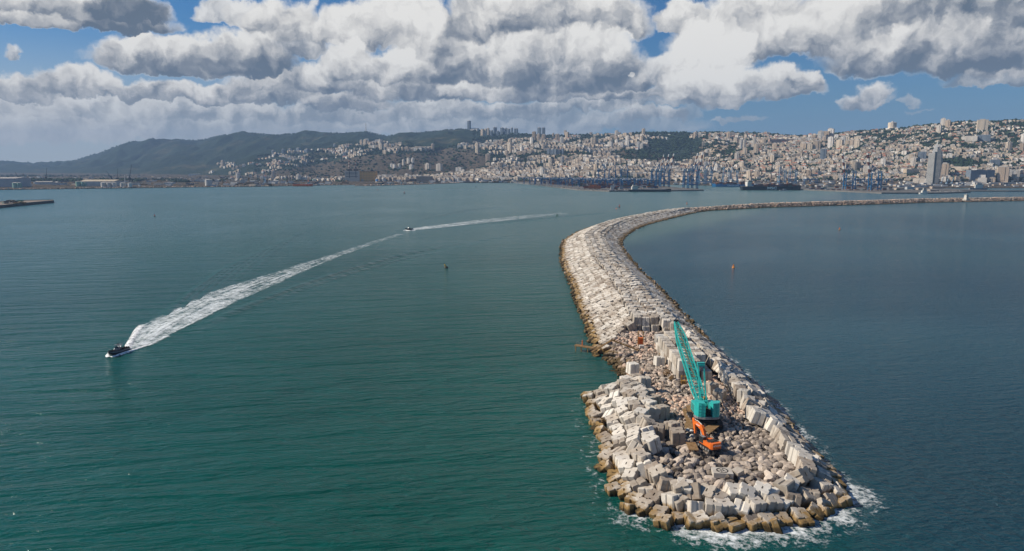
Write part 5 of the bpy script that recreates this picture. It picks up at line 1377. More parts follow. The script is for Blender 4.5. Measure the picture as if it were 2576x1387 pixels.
# ---- power station
def onland(px, row, z=5): return W(px, row, z)
c = onland(906, 457); Y = c.y; k = Y/F
t = empty('power_station', (c.x, Y, 4), 0, 'big power station with a beige block, an orange block and two banded stacks', 'power station')
X = lambda px: (px-906)*k; Z = lambda row: ZR(Y, row)-4
M_BEIGE = worn('beige_cladding', (.62,.53,.43), (.68,.58,.47), .02, .8); M_OCHRE = facade('ochre_cladding', (.78,.42,.13), var=0, win=(.16,.09,.05), fh=13, ww=14, fx=.45, fy=.16)
MB().bx(X(869), X(905.5), -8, 60, 0, Z(430.5)).build('boiler_house', M_BEIGE, t)
mb = MB()
for rw_ in (434.5, 437.5, 444): mb.bx(X(871), X(902), -8.9, -8, Z(rw_+.9), Z(rw_))
for px in (881, 897): mb.bx(X(px-.6), X(px+.6), -8.95, -8, Z(448), Z(430.5))
mb.build('facade_bands', M_DARK, t)
MB().bx(X(905.5), X(944), -2, 60, 0, Z(431.6)).build('turbine_hall', M_OCHRE, t)
MB().bx(X(901), X(943), -3, 61, Z(431.6), Z(430.6)).build('dark_cornice', M_DKROOF, t)
M_STRIPE = bpy.data.materials.new('red_white_bands'); M_STRIPE.use_nodes = True; g = NT(M_STRIPE.node_tree)
z_ = g.new('ShaderNodeSeparateXYZ', {0: g.new('ShaderNodeTexCoord', out='Object')}, out=None).outputs[2]
g.l.new(g.mix(g.m('GREATER_THAN', g.m('FRACT', g.m('DIVIDE', z_, 15.0)), .5), C4(.50,.42,.34), C4(.16,.05,.025)), g.n['Principled BSDF'].inputs['Base Color'])
for a, b_, px in ((874.5, 884.5, 878.5), (890, 900.5, 894.6)):
    MB().bx(X(a), X(b_), 5, 25, Z(430.5), Z(425.6)).build('stack_house', M_DARK, t)
    MB().lathe([(2.6*1.6, Z(430)),(1.9*1.6, Z(404.5))], (X(px), 15, 0), 14).build('chimney', M_STRIPE, t)
# ---- generic shore things
def boxt(name, x0, x1, top, bot, mt, label, cat, z=4, roof=None, d=None, rot=0, gable=0):
    c = onland((x0+x1)/2, bot, z); k = c.y/F; w = (x1-x0)*k; h = ZR(c.y, top)-z
    t = empty(name, (c.x, c.y, z), rot, label, cat); d = d or max(8, w*.35)
    MB().bx(-w/2, w/2, 0, d, -1, h).build('walls', mt, t)
    mb = MB()
    if gable: mb.add([(-w/2-.5,-1,h),(w/2+.5,-1,h),(w/2+.5,d+1,h),(-w/2-.5,d+1,h),(-w/2-.5,d/2,h+gable),(w/2+.5,d/2,h+gable)], [(0,1,5,4),(2,3,4,5),(1,2,5),(3,0,4),(0,3,2,1)])
    else: mb.bx(-w/2-.4, w/2+.4, -.6, d+.4, h, h+.8)
    mb.build('roof', roof or M_ROOFW, t); return t
def tank(px, row, wpx, hpx, mt, label, dome=.18, band=None, z=4):
    c = onland(px, row, z); k = c.y/F; r = wpx*k/2; h = hpx*k; t = empty('storage_tank', (c.x, c.y+r, z), 0, label, 'tank')
    MB().lathe([(r, -.5),(r, h)], n=20).build('shell', mt, t, smooth=False); MB().lathe([(r*1.02, h),(r*.6, h+r*dome*.7),(r*.05, h+r*dome)], n=20).build('roof', M_ROOFW, t)
    if band: MB().lathe([(r*1.01, h*.35),(r*1.01, h*.8)], n=20).build('painted_band', band, t)
M_METAL = worn('grey_cladding', (.38,.39,.40), (.46,.47,.47), .03, .7); M_PGRN = worn('pale_green_paint', (.25,.42,.34), (.30,.46,.38), .05, .7); M_SKYB = mat('sky_blue_paint', (.04,.28,.62), .6); M_PLAIN = worn('white_shed', (.62,.60,.55), (.50,.48,.44), .05, .8); M_BRT = worn('bright_roof', (.62,.60,.56), (.5,.48,.45), .05, .7)
boxt('warehouse', -30, 41, 449, 470.5, M_METAL, 'large grey warehouse at the extreme left of the shore', 'warehouse', gable=3, d=80)
boxt('warehouse', 88, 131, 458, 464, M_PLAIN, 'white notched shed on the left shore', 'warehouse', d=20, gable=3)
boxt('warehouse', 131, 163, 460.5, 465, M_METAL, 'low blue-grey shed right of the white notched one', 'warehouse', d=16)
boxt('warehouse', 202, 288, 456.5, 468, M_PLAIN, 'long shed with a beige roof behind the white tanks', 'warehouse', roof=worn('beige_roof', (.50,.42,.30), (.42,.35,.26), .05, .8), d=70, gable=6)
boxt('warehouse', 405, 472, 434.5, 441, M_METAL, 'long pale roofed hall far across the plain', 'warehouse', d=120)
boxt('warehouse', 475, 532, 438, 445, M_PLAIN, 'wide pale shed beyond the white tank', 'warehouse', d=90, roof=M_BRT)
boxt('warehouse', 747, 800, 439, 444.5, M_METAL, 'blue-roofed long shed left of the power station', 'warehouse', d=60, roof=worn('blue_roof', (.10,.22,.36), (.14,.27,.42), .05, .7))
boxt('warehouse', 745, 790, 452, 455, M_PLAIN, 'low white-roofed shed behind the orange ship', 'warehouse', d=40, roof=M_BRT)
boxt('warehouse', 847, 868, 439, 448, M_METAL, 'pale roofed shed left of the beige power block', 'warehouse', d=30, roof=M_BRT)
boxt('warehouse', 846, 860, 446, 452, M_METAL, 'small shed against the left of the power station', 'warehouse', d=30, roof=M_BRT)
boxt('warehouse', 676, 735, 456, 460, M_PLAIN, 'low quay shed under the harbour cranes', 'warehouse', d=20, roof=M_BRT)
boxt('warehouse', 1008, 1024, 436, 447, M_CREAM, 'cream tower-like building above the tank farm', 'warehouse', d=25)
boxt('warehouse', 989, 1008, 452.5, 458, M_METAL, 'grey flat shed by the blue-banded tanks', 'warehouse', d=30)
boxt('warehouse', 1012, 1030, 453, 457.5, M_TAN, 'brown shed right of the grey flat one', 'warehouse', d=30)
boxt('warehouse', 1031, 1055, 450.5, 457.5, M_DKROOF, 'dark-faced shed at the left of the old mill', 'warehouse', d=40, roof=M_TAN)
boxt('old_mill', 1048, 1086, 444, 458, M_TAN, 'brown old mill building with tall windows', 'mill', d=50)
boxt('warehouse', 1092, 1124, 442, 451, M_METAL, 'grey hall right of the old mill', 'warehouse', d=40, roof=M_BRT)
boxt('warehouse', 1165, 1215, 447, 451, M_PLAIN, 'long white-roofed transit shed left of the port', 'warehouse', d=60, roof=M_BRT)
boxt('warehouse', 1210, 1262, 452, 455.5, M_PLAIN, 'lower white-roofed transit shed near the quay root', 'warehouse', d=50, roof=M_BRT)
boxt('warehouse', 1385, 1412, 437, 445, M_BAND, 'banded grey office block behind the yard cranes', 'office', d=25)
boxt('silo_block', 1546, 1552, 433, 450, M_PLAIN, 'white silo pair behind the quay cranes', 'silo', d=20)
boxt('warehouse', 1560, 1632, 441, 449, M_METAL, 'long grey hall behind the portal cranes', 'warehouse', d=60)
boxt('warehouse', 1800, 1830, 435, 448, M_PALE, 'bright white block behind the second quay', 'warehouse', d=40)
boxt('warehouse', 1700, 1760, 441, 447, M_PLAIN, 'white hall seen between the portal cranes', 'warehouse', d=40, roof=M_BRT)
boxt('warehouse', 1845, 1890, 441, 446, M_CREAM, 'cream long hall behind the blue ship', 'warehouse', d=40, roof=M_BRT)
boxt('warehouse', 2070, 2100, 450, 455.5, M_PLAIN, 'white hall left of the right-hand portal cranes', 'warehouse', d=40, roof=M_BRT)
boxt('warehouse', 2100, 2168, 450, 454.5, M_PLAIN, 'white vaulted hall behind the right-hand portal cranes', 'warehouse', d=40, roof=M_BRT)
boxt('warehouse', 2043, 2120, 455, 463, M_METAL, 'wide grey transit shed on the right quay', 'warehouse', d=50)
boxt('warehouse', 2240, 2300, 456, 464, M_CREAM, 'cream transit shed left of the harbour block', 'warehouse', d=40)
boxt('warehouse', 2385, 2432, 455, 462, M_PLAIN, 'white cruise shed right of the sail tower', 'warehouse', d=40, roof=M_BRT)
boxt('warehouse', 2492, 2580, 460, 466, M_PLAIN, 'long white pier shed at the far right', 'warehouse', d=40, roof=M_BRT)
boxt('warehouse', 2495, 2520, 447, 457, M_CREAM, 'small cream block above the pier shed', 'warehouse', d=40)
for i, (px, rw_, w, h, mt, lab, bd_) in enumerate([(35,472.5,13,12,M_PGRN,'pale green tank, left of the pair by the grey warehouse',0),(46,472.5,10,12,M_PGRN,'pale green tank, right of the pair by the grey warehouse',0),(194,469,12,12,M_PGRN,'green tank left of the beige-roofed shed',0),(207,469,8,11,M_PGRN,'slim green tank before the beige-roofed shed',0),(214,469,5,10,M_PGRN,'smallest green tank before the beige-roofed shed',0),(258,471,14,11,M_PLAIN,'leftmost of the row of white tanks',0),(272,471,12,11,M_PLAIN,'second of the row of white tanks',0),(285,471,11,11,M_PLAIN,'third of the row of white tanks',0),(306,471,12,10,M_PLAIN,'white tank at the foot of the tall white chimney',0),(325,471,10,10,M_PLAIN,'rightmost of the white tanks by the chimney',0),(521.5,467.5,17,15,M_PLAIN,'lone tall white tank at the water edge',0),
   (948,459,7.5,9,M_PLAIN,'tall blue-banded tank right of the orange power block',1),(990,453,14,6,M_PLAIN,'wide blue-banded tank, left of two',1),(1005.5,453,14,6,M_PLAIN,'wide blue-banded tank, right of two',1),(955,449,14,4.5,M_CREAM,'domed tank behind the tall blue one',0),(972,451,12,4.5,M_PLAIN,'pale domed tank left of the blue-banded pair',0),(980,447,15,4,M_PLAIN,'farther domed tank above the blue-banded pair',0),(1000,446,15,4,M_CREAM,'cream domed tank above the blue-banded pair',0),(1020,450,13,4.5,M_CREAM,'cream domed tank right of the blue-banded pair',0),(1025,445,14,4,M_PLAIN,'pale flat tank near the white chimney foot',0),
   (790,456,11,5,M_PGRN,'pale green tank, left of those by the orange ship',0),(802,455,12,6,M_PLAIN,'white tank beside the pale green one',0),(814,456,12,5.5,M_PGRN,'second pale green tank in the cluster',0),(826,455,11,5,M_PLAIN,'rightmost white tank of the left cluster',0)]):
    tank(px, rw_, w, h, mt, lab, band=M_SKYB if bd_ else None)
def mast_(name, px, top, bot, r, mt, label, cat, z=4, Y=None, n=10):
    c = onland(px, bot, z) if Y is None else AT(px, bot, Y); zz = z if Y is None else ground_z(c.x, Y)
    o = MB().lathe([(r, 0),(r*.7, ZR(c.y, top)-zz)], n=n).build(name, mt); o.location = (c.x, c.y, zz); tag(o, label, cat)
mast_('chimney', 315.5, 442, 468, 2.2, M_PLAIN, 'tall thin white chimney among the left tanks', 'chimney')
mast_('chimney', 1055.5, 402.5, 447, 3.6, M_PLAIN, 'tall white chimney behind the tank farm', 'chimney')
mast_('chimney', 1109, 405.5, 447, 3.2, M_PLAIN, 'tall white chimney before the wide white block', 'chimney')
mast_('radio_mast', 921, 311, 334, 3.0, M_RUST, 'thin radio mast on the forested ridge', 'mast', Y=7950, n=4)
for i, px in enumerate((1036.5, 1044, 1132, 1139, 1187, 1244)): mast_('power_pylon', px, 424+i % 2*2, 447, 1.1, M_GREY, 'slender grey mast, %s from left behind the tank farm' % ordw(i+1), 'mast')
# ---- tall jib cranes of the left shore
def jib(px, top, bot, lean, mt, label, k_=1.0):
    c = onland(px, bot, 4); H = (ZR(c.y, top)-4); t = empty('harbour_crane', (c.x, c.y, 4), 0, label, 'harbour crane', 'jib cranes along the left shore')
    b = H*.42; mb = MB()
    for sx in (-4, 4):
        for sy in (-4, 4): mb.bar((sx, sy, 0), (sx*.5, sy*.5, b*.55), 1.1)
    mb.box((0,0,b*.28),(7,7,1)); mb.build('portal', mt, t)
    MB().box((0,0,b*.66),(6,8,b*.25)).bar((0,0,b*.5),(0,0,b),2.0).build('machine_house', mt, t)
    mb = MB(); a = Vector((0,0,b*.7)); e = Vector((lean*H*.5,0,H)); mb.bar(a+Vector((0,-1,0)), e, .9); mb.bar(a+Vector((0,1,1)), e, .9)
    for i in range(6): q = a.lerp(e, i/6); mb.bar(q+Vector((0,-.8,0)), a.lerp(e, (i+1)/6)+Vector((0,.8,0)), .5)
    mb.bar((0,0,b), a.lerp(e,.75), .45); mb.bar((0,0,b),(-lean*b*.4,0,b*.9),.9); mb.build('jib', mt, t)
M_PALEB = worn('pale_blue_paint', (.35,.52,.66), (.45,.58,.68), .1, .6)
for a in [(117,422,458,.25,M_DARK,'dark crane far left with its jib steeply raised'),(51,432,462,-.7,M_DARK,'dark crane at the extreme left, jib leaning left'),(65,436,462,-.4,M_RUST,'rusty crane beside the leftmost dark crane'),(296,424,460,.2,M_DARK,'dark crane with vertical jib behind the white chimney'),(327,415,462,.35,M_DARK,'tallest dark crane, jib raised right over the tree belt'),(282,430,458,-.9,M_DARK,'dark crane reaching left before the tree belt'),(704,428,462,.3,M_CREAM,'tall cream harbour crane left of the orange ship'),(723,431,462,.3,M_RUST,'slim rusty harbour crane just left of the orange ship'),(668,432,462,-.3,M_PALEB,'pale crane above the docked dark ship'),(672,437,462,.3,M_RUST,'rusty crane above the docked dark ship'),(626,425,460,-.1,M_RUST,'rusty crane by the docked rusty ship'),(561,446,462,-.4,M_RUST,'small rusty crane right of the white tank')]: jib(*a)
for i, px in enumerate((2358, 2367, 2381, 2394)): jib(px, 446, 467, .35, M_PALEB, 'pale blue quay crane, %s from left at the sail tower foot' % ordw(i+1))
# ---- ship-to-shore cranes
M_BLUE = worn('crane_blue', (.012,.095,.22), (.02,.15,.32), .08, .5); M_BLUE2 = worn('faded_crane_blue', (.10,.24,.38), (.16,.32,.46), .08, .6)
M_BANDS = bpy.data.materials.new('boom_bands'); M_BANDS.use_nodes = True; g = NT(M_BANDS.node_tree)
z_ = g.new('ShaderNodeSeparateXYZ', {0: g.new('ShaderNodeTexCoord', out='Object')}, out=None).outputs[2]
g.l.new(g.mix(g.m('GREATER_THAN', g.m('FRACT', g.m('DIVIDE', z_, 22.0)), .5), C4(.62,.60,.56), C4(.10,.022,.012)), g.n['Principled BSDF'].inputs['Base Color'])
def sts(px, row, label, flip=1, mt=None, up=True, zg=58, zq=3.6, back=70, sc=1.0):
    mt = mt or M_BLUE; c = W(px, row, zq); t = empty('quay_crane', (c.x, c.y, zq), 0 if flip > 0 else math.pi, label, 'quay crane', 'ship-to-shore cranes on the port quays'); t.scale = (sc, sc, sc)
    mb = MB()
    for x in (0, -30):
        for y in (-9, 9):
            mb.bar((x, y, 0), (x, y, zg), 2.6)
        mb.bar((x,-9,14),(x,9,14),1.8); mb.bar((x,-9,zg),(x,9,zg),1.8)
        mb.bar((x,-9,15),(x,9,zg*.75),.9)
    for y in (-9, 9): mb.bar((0,y,14),(-30,y,14),2.0); mb.bar((0,y,15),(-30,y,zg*.62),1.0); mb.bar((0,y,zg*.66),(-30,y,zg*.66),1.5); mb.bar((-30,y,zg*.66),(0,y,zg-2),.9)
    mb.build('portal_frame', mt, t)
    mb = MB()
    for x in (0,-30):
        for y in (-9, 9): mb.box((x,y,1.0),(2.4,8,2.0))
    mb.build('bogie', M_RUST, t)
    mb = MB()
    for y in (-3.2, 3.2): mb.bar((3,y,zg),(-30-back*.45,y,zg),1.6)
    for i in range(8): mb.bar((2-i*8,-3.2,zg),(2-i*8,3.2,zg),.8)
    mb.build('girder', M_GREY, t)
    MB().bx(-34,-20,-4.5,4.5,zg+1,zg+7).build('machinery_house', M_PLAIN, t)
    mb = MB(); ap = Vector((-3,0,zg+24))
    for y in (-4, 4): mb.bar((1,y,zg),(ap.x,y*.4,ap.z),1.2); mb.bar((-13,y,zg),(ap.x,y*.4,ap.z),.9); mb.bar((-34,y*.8,zg),(ap.x,y*.3,ap.z),.7)
    mb.build('apex_frame', mt, t)
    mb = MB()
    if up: a = Vector((4,0,zg+1)); e = a+Vector((11,0,60))
    else: a = Vector((3,0,zg)); e = a+Vector((52,0,0))
    for y in (-2.8, 2.8): mb.bar(a+Vector((0,y,0)), e+Vector((0,y,0)), 3.0)
    for i in range(9): q = a.lerp(e, i/8); mb.bar(q+Vector((0,-2.8,0)), q+Vector((0,2.8,0)), 1.0)
    b_ = mb.build('boom', M_BANDS if up else M_GREY, t)
    mb = MB()
    for y in (-2.5, 2.5): mb.bar((ap.x,y*.4,ap.z), a.lerp(e,.55)+Vector((0,y,0)), .5)
    mb.build('forestay', mt, t)
    MB().box((-12,0,zg-4),(4,4,3.5)).build('operator_cab', M_PLAIN, t)
for i, (px, row) in enumerate([(1658,468.5),(1670,470),(1682,471.5)]): sts(px, row, 'blue quay crane with boom raised, %s of the inner trio' % ['leftmost','middle','rightmost'][i])
for i, (px, row) in enumerate([(1741,473.5),(1753,475.5)]): sts(px, row, 'blue quay crane with boom raised, %s of the pair at the quay end' % ['left','right'][i])
for i, (px, row) in enumerate([(1521,462),(1548,461.5),(1578,462)]): sts(px, row, 'distant blue quay crane, %s of three behind the yard' % ['leftmost','middle','rightmost'][i], up=(i == 0), zg=60)
for i, (px, row) in enumerate([(1775,465),(1789,465)]): sts(px, row, 'faded blue crane with striped boom, %s of the pair across the basin' % ['left','right'][i], mt=M_BLUE2, sc=.95)
for i, (px, row) in enumerate([(1818,464),(1838,464),(1958,465),(1985,465)]): sts(px, row, 'faded blue crane behind the container ships, %s from left' % ordw(i+1), mt=M_BLUE2, up=False, flip=-1, sc=.9)
for i, (px, row) in enumerate([(2124,477.5),(2187,480)]): sts(px, row, 'blue crane with banded boom leaning left, %s of the right quay pair' % ['left','right'][i], flip=-1, zg=54, zq=3.4, sc=.98)
# ---- yard gantries
rt = None; cnt = 0
def rtg():
    t = empty('yard_crane', (0,0,0), 0, 'x', 'yard crane', 'blue gantry cranes over the container yard')
    mb = MB()
    for x in (-13, 13):
        for y in (-6, 6): mb.bar((x,y,0),(x,y,24),1.5)
        mb.bar((x,-6,2),(x,6,2),1.4); mb.bar((x,-6,24),(x,6,24),1.3)
    for y in (-6, 6): mb.bar((-15,y,25),(15,y,25),2.2)
    mb.build('portal_frame', M_BLUE, t); MB().bx(-7,5,-5,5,26.2,29).build('trolley_house', M_METAL, t); MB().box((12.5,-6,27.5),(4,3,3.4)).build('electrical_box', M_PLAIN, t)
    return t
rt = rtg(); rr_ = random.Random(3)
YR = []
for row, xs_ in ((463.0, range(1312, 1480, 14)), (465.5, range(1350, 1600, 22)), (467, range(1395, 1620, 24)), (468.5, range(1420, 1640, 25)), (470.5, range(1450, 1640, 31)), (472, range(1500, 1640, 34))):
    for px in xs_: YR.append((px+rr_.uniform(-4, 4), row))
YR += [(px, 467.5) for px in (2030, 2045, 2158, 2172, 2205, 2235)]
for i, (px, row) in enumerate(YR):
    c = W(px, row, 3.6); o = rt if i == 0 else copytree(rt); o.location = (c.x, c.y, 3.6); o.rotation_euler = (0, 0, rr_.uniform(-.08, .08))
    rws = {463.0: 'farthest', 465.5: 'second', 467: 'third', 468.5: 'fourth', 470.5: 'fifth', 472: 'nearest'}.get(row, 'right-quay')
    k_ = sum(1 for a, b_ in YR[:i+1] if b_ == row); o['label'] = 'blue yard gantry crane, %s from left in the %s row' % (ordw(k_), rws)
# ---- containers
CC = {'rust-red': mat('container_red', (.22,.055,.03), .7), 'orange': mat('container_orange', (.42,.13,.04), .7), 'brown': mat('container_brown', (.13,.06,.04), .7), 'dark blue': mat('container_blue', (.03,.07,.16), .7), 'grey': mat('container_grey', (.30,.31,.31), .7), 'white': mat('container_white', (.55,.54,.50), .7), 'green': mat('container_green', (.04,.13,.09), .7)}
CK = ['brown', 'rust-red', 'brown', 'rust-red', 'orange', 'dark blue', 'brown', 'grey', 'green', 'white', 'dark blue']
CN = []
def stacks(px, row, nx, nz, ny=2, z=3.6, key=None, place='in the yard under the gantries'):
    c = W(px, row, z)
    for i in range(nx):
        for j in range(ny):
            for l in range(max(1, nz-rr_.randrange(3))):
                CN.append((c.x+i*12.6, c.y+j*2.7, z+1.3+l*2.62, key or rr_.choice(CK), place))
for row, x0, x1 in ((462.5, 1370, 1650), (464.5, 1390, 1650), (467, 1420, 1650), (469, 1440, 1640), (471.5, 1470, 1640), (474, 1500, 1635)):
    px = x0
    while px < x1:
        n = rr_.randrange(1, 4); stacks(px, row+rr_.uniform(-.5, .5), n, rr_.randrange(4, 7)); px += n*12.8/(W(px, row, 3.6).y)*F+rr_.uniform(2, 9)
stacks(1478, 475.5, 4, 5, 3, key='orange', place='in the long orange stack by the quay edge'); stacks(1474, 475.5, 1, 4, 2, key='rust-red', place='in the red stack left of the orange one')
stacks(1541, 477.5, 1, 5, 2, key='white', place='in the tall white stack near the black ship'); stacks(1549, 477.5, 1, 5, 2, key='brown', place='in the brown stack near the black ship'); stacks(1563, 477, 1, 5, 2, key='grey', place='in the grey stack near the black ship')
for px in range(2040, 2120, 14): stacks(px, 476.5+(px-2040)*.03, 1, rr_.randrange(1, 3), 1, place='scattered on the right quay')
for row in (470, 473, 476):
    for px in range(2030, 2250, 15):
        if rr_.random() < .6: stacks(px, row+rr_.uniform(-1, 1), 1, rr_.randrange(1, 4), 1, place='scattered on the right quay')
for px in range(2140, 2260, 17): stacks(px, 479, 1, rr_.randrange(1, 3), 1, place='scattered on the right quay')
for x0, x1, top, bot in ((2255,2275,474,478),(2282,2300,471,476),(2262,2292,467,471),(2310,2330,474,478),(2300,2335,467,471),(2345,2372,470,475),(2340,2362,478,481),(2216,2234,468,472)):
    boxt('warehouse', x0, x1, top, bot, rr_.choice([M_METAL, M_TAN, M_PLAIN]), 'low quay shed, %s along the right quay apron' % ordw(([2216,2255,2262,2282,2300,2310,2340,2345].index(x0))+1), 'warehouse', d=14, z=3.4)
# ---- ships
def ship(x0, x1, row, hull, label, L_h, house, hw, z_deck, stripe=None, name='cargo_ship', cat='ship', bow=1, boxes=None, masts=0, boot=None, yaw=0.0):
    c = W((x0+x1)/2, row, 0); k = c.y/F*1.0; L = (x1-x0)*k; B = max(9, L*.15); t = empty(name, (c.x, c.y+B/2, 0), 0, label, cat)
    pl_ = [(-L/2, -B*.42), (L*.34, -B/2), (L*.43, -B*.36), (L/2, 0), (L*.43, B*.36), (L*.34, B/2), (-L/2, B*.42)]
    low = [(x*.97, y*.9) for x, y in pl_]
    pl_ = [(x*bow, y) for x, y in pl_]; low = [(x*bow, y) for x, y in low]
    n = 7; mb = MB(); V_ = [(x, y, -1) for x, y in low]+[(x, y, z_deck+(z_deck*.28 if abs(x) > L*.40 and x*bow > 0 else 0)) for x, y in pl_]
    mb.add(V_, [tuple(range(n-1,-1,-1)), tuple(range(n, 2*n))]+[(i, (i+1) % n, n+(i+1) % n, n+i) for i in range(n)]); h_ = mb.build('hull', hull, t, fix=True)
    if boot: MB().prism([(x*1.002, y*1.01) for x, y in low], -1, z_deck*.13).build('boot_top', boot, h_, fix=True)
    hx = house*L*bow; mb = MB(); mb.bx(hx-hw*L/2, hx+hw*L/2, -B*.38, B*.38, z_deck, z_deck+L_h*.7); mb.bx(hx-hw*L*.35, hx+hw*L*.35, -B*.48, B*.48, z_deck+L_h*.7, z_deck+L_h)
    mb.build('superstructure', M_PLAIN, t); MB().bx(hx-hw*L*.36, hx+hw*L*.36, -B*.485, B*.485, z_deck+L_h*.78, z_deck+L_h*.9).build('bridge_window', M_GLASS, t)
    MB().lathe([(1.6, z_deck+L_h),(1.2, z_deck+L_h+5)], (hx-bow*hw*L*.15, 0, 0), 10).build('funnel', hull, t)
    for i in range(masts):
        x = (-.2+i*.25)*L*bow; MB().bar((x,0,z_deck),(x,0,z_deck+18),1.2).bar((x,0,z_deck+14),(x+9*bow,0,z_deck+20),.8).build('deck_crane', M_GREY, t)
    return t, c, L, B
s1 = ship(1583, 1690, 483, M_HULL, 'black low cargo ship moored against the near quay end', 13, -.36, .14, 7, bow=1, masts=2, boot=M_RUST)
tb, cb_, Lb, Bb = ship(1793, 1905, 470.5, mat('ship_blue', (.02,.16,.36), .5), 'blue container ship moored left of the black one', 18, .06, .05, 9, bow=-1, name='container_ship')
textmesh('hull_lettering', 'TURKON LINE', 6, M_LETTER, tb, Matrix.Translation((-Lb*.05, -Bb*.5-.15, 5.2)) @ Matrix.Rotation(R(90),4,'X'), .05, 46)
tm, cm_, Lm, Bm = ship(1868, 2020, 479, M_HULL, 'long black container ship with big white hull letters', 20, -.38, .07, 12.5, bow=1, name='container_ship')
textmesh('hull_lettering', 'MSC', 11, M_LETTER, tm, Matrix.Translation((-3, -Bm*.5-.2, 6.6)) @ Matrix.Rotation(R(90),4,'X'), .05, 31)
for (c_, L_, B_, z_, gaps, nm) in ((cb_, Lb, Bb, 9, (.0, .12), 'stacked on the blue ship'), (cm_, Lm, Bm, 12.5, (-.44, -.32), 'stacked on the black ship')):
    x = -L_*.42
    while x < L_*.36:
        f_ = x/L_
        if not (gaps[0] < f_ < gaps[1]):
            nz_ = rr_.randrange(2, 5)
            for j in range(3):
                key = rr_.choice(['brown','rust-red','orange','brown','dark blue'])
                for l in range(nz_): CN.append((c_.x+x+6, c_.y+B_*.14+j*B_*.24, z_+1.4+l*2.62, key if rr_.random() < .8 else rr_.choice(CK), nm))
        x += 13.6
ship(736, 786, 469, mat('ship_orange', (.85,.13,.02), .5), 'bright orange supply ship moored left of the power station', 11, .30, .12, 8, bow=1, name='supply_ship', masts=1)
ship(471, 552, 459.5, mat('navy_ship', (.02,.07,.16), .5), 'dark blue ship with white upper works behind the white tank', 9, -.1, .35, 8, bow=1)
ship(600, 640, 465, M_RUST, 'rusty docked ship with a white bridge on the left shore', 14, -.25, .3, 9, bow=1, masts=1)
ship(655, 677, 464, mat('teal_ship', (.03,.07,.10), .5), 'small dark ship between the rusty ship and the quay sheds', 9, .0, .4, 6, bow=1)
ship(2440, 2486, 478, M_HGREY, 'white and grey harbour vessel moored at the right pier', 16, 0, .4, 6, bow=1, name='harbour_vessel', masts=1)
ship(2315, 2337, 488.5, M_PLAIN, 'white passenger boat at the tip of the right quay', 8, 0, .5, 3.5, bow=1, name='passenger_boat')
ship(556, 578, 466, M_RED, 'small red tug right of the white tank', 4, .1, .3, 2.5, name='tug')
ship(1730, 1752, 464.5, M_HULL, 'small dark ship berthed across the basin', 6, -.2, .3, 5)
o = MB().box((0,0,1),(26,7,3),taper=.9).box((3,0,4),(9,5,4)).build('pilot_boat', M_HGREY); c = W(1971, 480, 0); o.location = c; tag(o, 'tiny grey launch beside the black container ship', 'launch')
for i in range(14):
    px = 2335+i*6.2; c = W(px, rr_.uniform(483, 486.5), 0); w = rr_.uniform(10, 22)
    t = MB().box((0,0,1),(w,5,2.4),taper=.9).box((w*.05,0,3),(w*.4,3.6,2.4)).build('motor_boat', M_PLAIN if i % 3 else M_HGREY); t.location = c; tag(t, '%s boat, %s from left in the marina row' % ('white' if i % 3 else 'grey', ordw(i+1)), 'boat', 'boats moored along the right quay')
CN.sort(key=lambda q: q[1]); cme = {}
for k_, m_ in CC.items():
    mb = MB(); mb.bx(-6.05,6.05,-1.2,1.2,-1.28,1.28); cme[k_] = mb
me_ = {}
for k_, mb in cme.items():
    me = bpy.data.meshes.new('container'); me.from_pydata(mb.V, [], mb.Fc); me.materials.append(CC[k_]); me_[k_] = me
pr = {}
for i, (x, y, z, k_, pl_) in enumerate(CN):
    if i < 300: o = link('container', me_[k_]); o.location = (x, y, z); tag(o, '%s shipping container %s' % (k_, pl_), 'container', '%s containers %s' % (k_, pl_))
    else: pr.setdefault(k_, []).append(TRS((x, y, z)))
print('containers', len(CN))
if pr: tag(bulk('container_yard', [(cme[k_].V, cme[k_].Fc, v, i) for i, (k_, v) in enumerate(pr.items())], [CC[k_] for k_ in pr]), 'farther shipping containers piled between the blue gantries', 'containers', None, 'stuff')
# lamp masts in the yard, jetty clutter, mole
for i, px in enumerate((1303, 1388, 1426, 1448, 1475, 1495, 1560, 1600)):
    c = W(px, 466+min(9, (px-1303)*.05), 3.6); o = MB().lathe([(.7,0),(.35,36)], n=6).box((0,0,36.5),(5,2,.8)).build('lamp_mast', M_GREY); o.location = (c.x, c.y, 3.6); tag(o, 'tall lamp mast on the port quay, %s from left' % ordw(i+1), 'lamp mast', 'lamp masts on the port quay')
TRk = []
pts = [W(894,468.3), W(930,468), W(1010,466), W(1080,464), W(1156,461)]
for a, b_ in zip(pts[:-1], pts[1:]):
    n = int((b_-a).length/6)
    for i in range(n):
        for j in range(3): q = a.lerp(b_, i/n); TRk.append(TRS((q.x+rr_.uniform(-3,3), q.y+j*5+rr_.uniform(-2,2), rr_.uniform(.2,2.2)), rr_.uniform(0,6), rr_.uniform(0,6), 0, (rr_.uniform(2.5,5),)*3))
for i in range(0, NU, 1):
    if us[i] < U(905):
        for j in range(3): TRk.append(TRS(((us[i]+rr_.uniform(0,.003))*ys[i], ys[i]+rr_.uniform(-9,2), rr_.uniform(0,2.5)), rr_.uniform(0,6), rr_.uniform(0,6), 0, (rr_.uniform(2,4.5),)*3))
tag(bulk('shore_rocks', [(*LR[0], TRk, 0)], [M_ROCK]), 'rock mole and boulder revetment along the left shoreline', 'rocks', None, 'stuff')
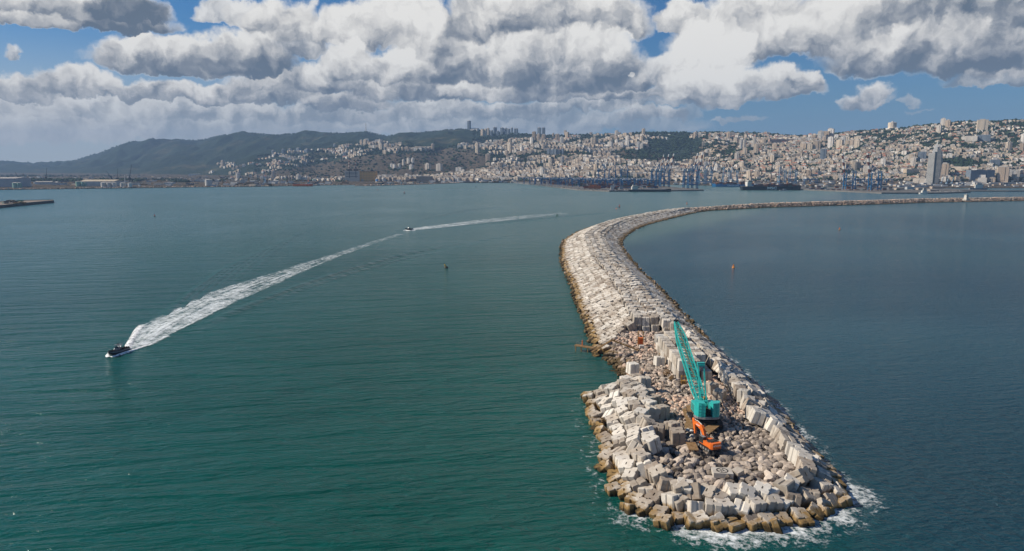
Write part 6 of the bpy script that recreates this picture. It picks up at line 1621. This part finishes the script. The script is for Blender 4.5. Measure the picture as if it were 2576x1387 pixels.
# clutter of sheds, vehicles and yards on the flats
pr = {}
cl_m = [M_PLAIN, M_METAL, M_TAN, M_DKROOF, M_CREAM, M_RUST, M_BRT]
for it in range(1500):
    px = rr_.choice([rr_.uniform(0, 870), rr_.uniform(950, 1300), rr_.uniform(2020, 2600), rr_.uniform(1700, 2020)])
    row = rr_.uniform(444, 469)
    if px > 2020: row = rr_.uniform(452, 470)
    q = hit(px, row)
    if q is None or q[2] > 25 or q[1] > 5200: continue
    x, y, z, _ = q
    w = rr_.uniform(5, 34); 
    if clash(x, y, w*.4): continue
    mark(x, y, w*.4); i = rr_.randrange(7); h_ = rr_.uniform(2.5, 8); mb = cme['grey']
    V_ = [(v[0]/12.1*w, v[1]/2.4*w*.5, (v[2]/2.56+.5)*h_) for v in mb.V]
    pr.setdefault(i, []).append((V_, mb.Fc, np.array(Matrix.Translation((x, y, z)) @ Matrix.Rotation(rr_.uniform(-.4, .4), 4, 'Z'))[None], i))
for it in range(420):     # cars and crates on the port apron
    f_ = rr_.random(); px = 1330+f_*300; row = np.interp(px, [1330, 1450, 1533, 1640], [464.5, 476, 480, 479.5])-rr_.uniform(.4, 1.8); c = W(px, row, 3.6)
    i = rr_.randrange(7); pr.setdefault(i, []).append(([(v[0]/12.1*4.6, v[1]/2.4*2, (v[2]/2.56+.5)*1.6) for v in cme['grey'].V], cme['grey'].Fc, np.array(Matrix.Translation((c.x, c.y, 3.6)))[None], i))
tag(bulk('shore_clutter', [p for v in pr.values() for p in v], cl_m), 'small sheds, vehicles and gear scattered over the shore flats', 'clutter', None, 'stuff')
# ---------------------------------------------------------------- haze: one even volume of air
m = bpy.data.materials.new('haze_air'); m.use_nodes = True; m.node_tree.nodes.clear(); g = NT(m.node_tree)
pv = g.n.new('ShaderNodeVolumePrincipled'); pv.inputs['Color'].default_value = (.36, .55, .84, 1); pv.inputs['Density'].default_value = 5.6e-5
pv.inputs['Anisotropy'].default_value = 0.0
g.new('ShaderNodeOutputMaterial', {'Volume': pv.outputs[0]}, out=None)
mb = MB(); mb.bx(-16300, 16300, -500, 15900, -5, 900)
o = mb.build('haze', m); tag(o, kind='stuff'); tag(o, 'thin blue haze hanging over the bay and the mountain', 'haze')
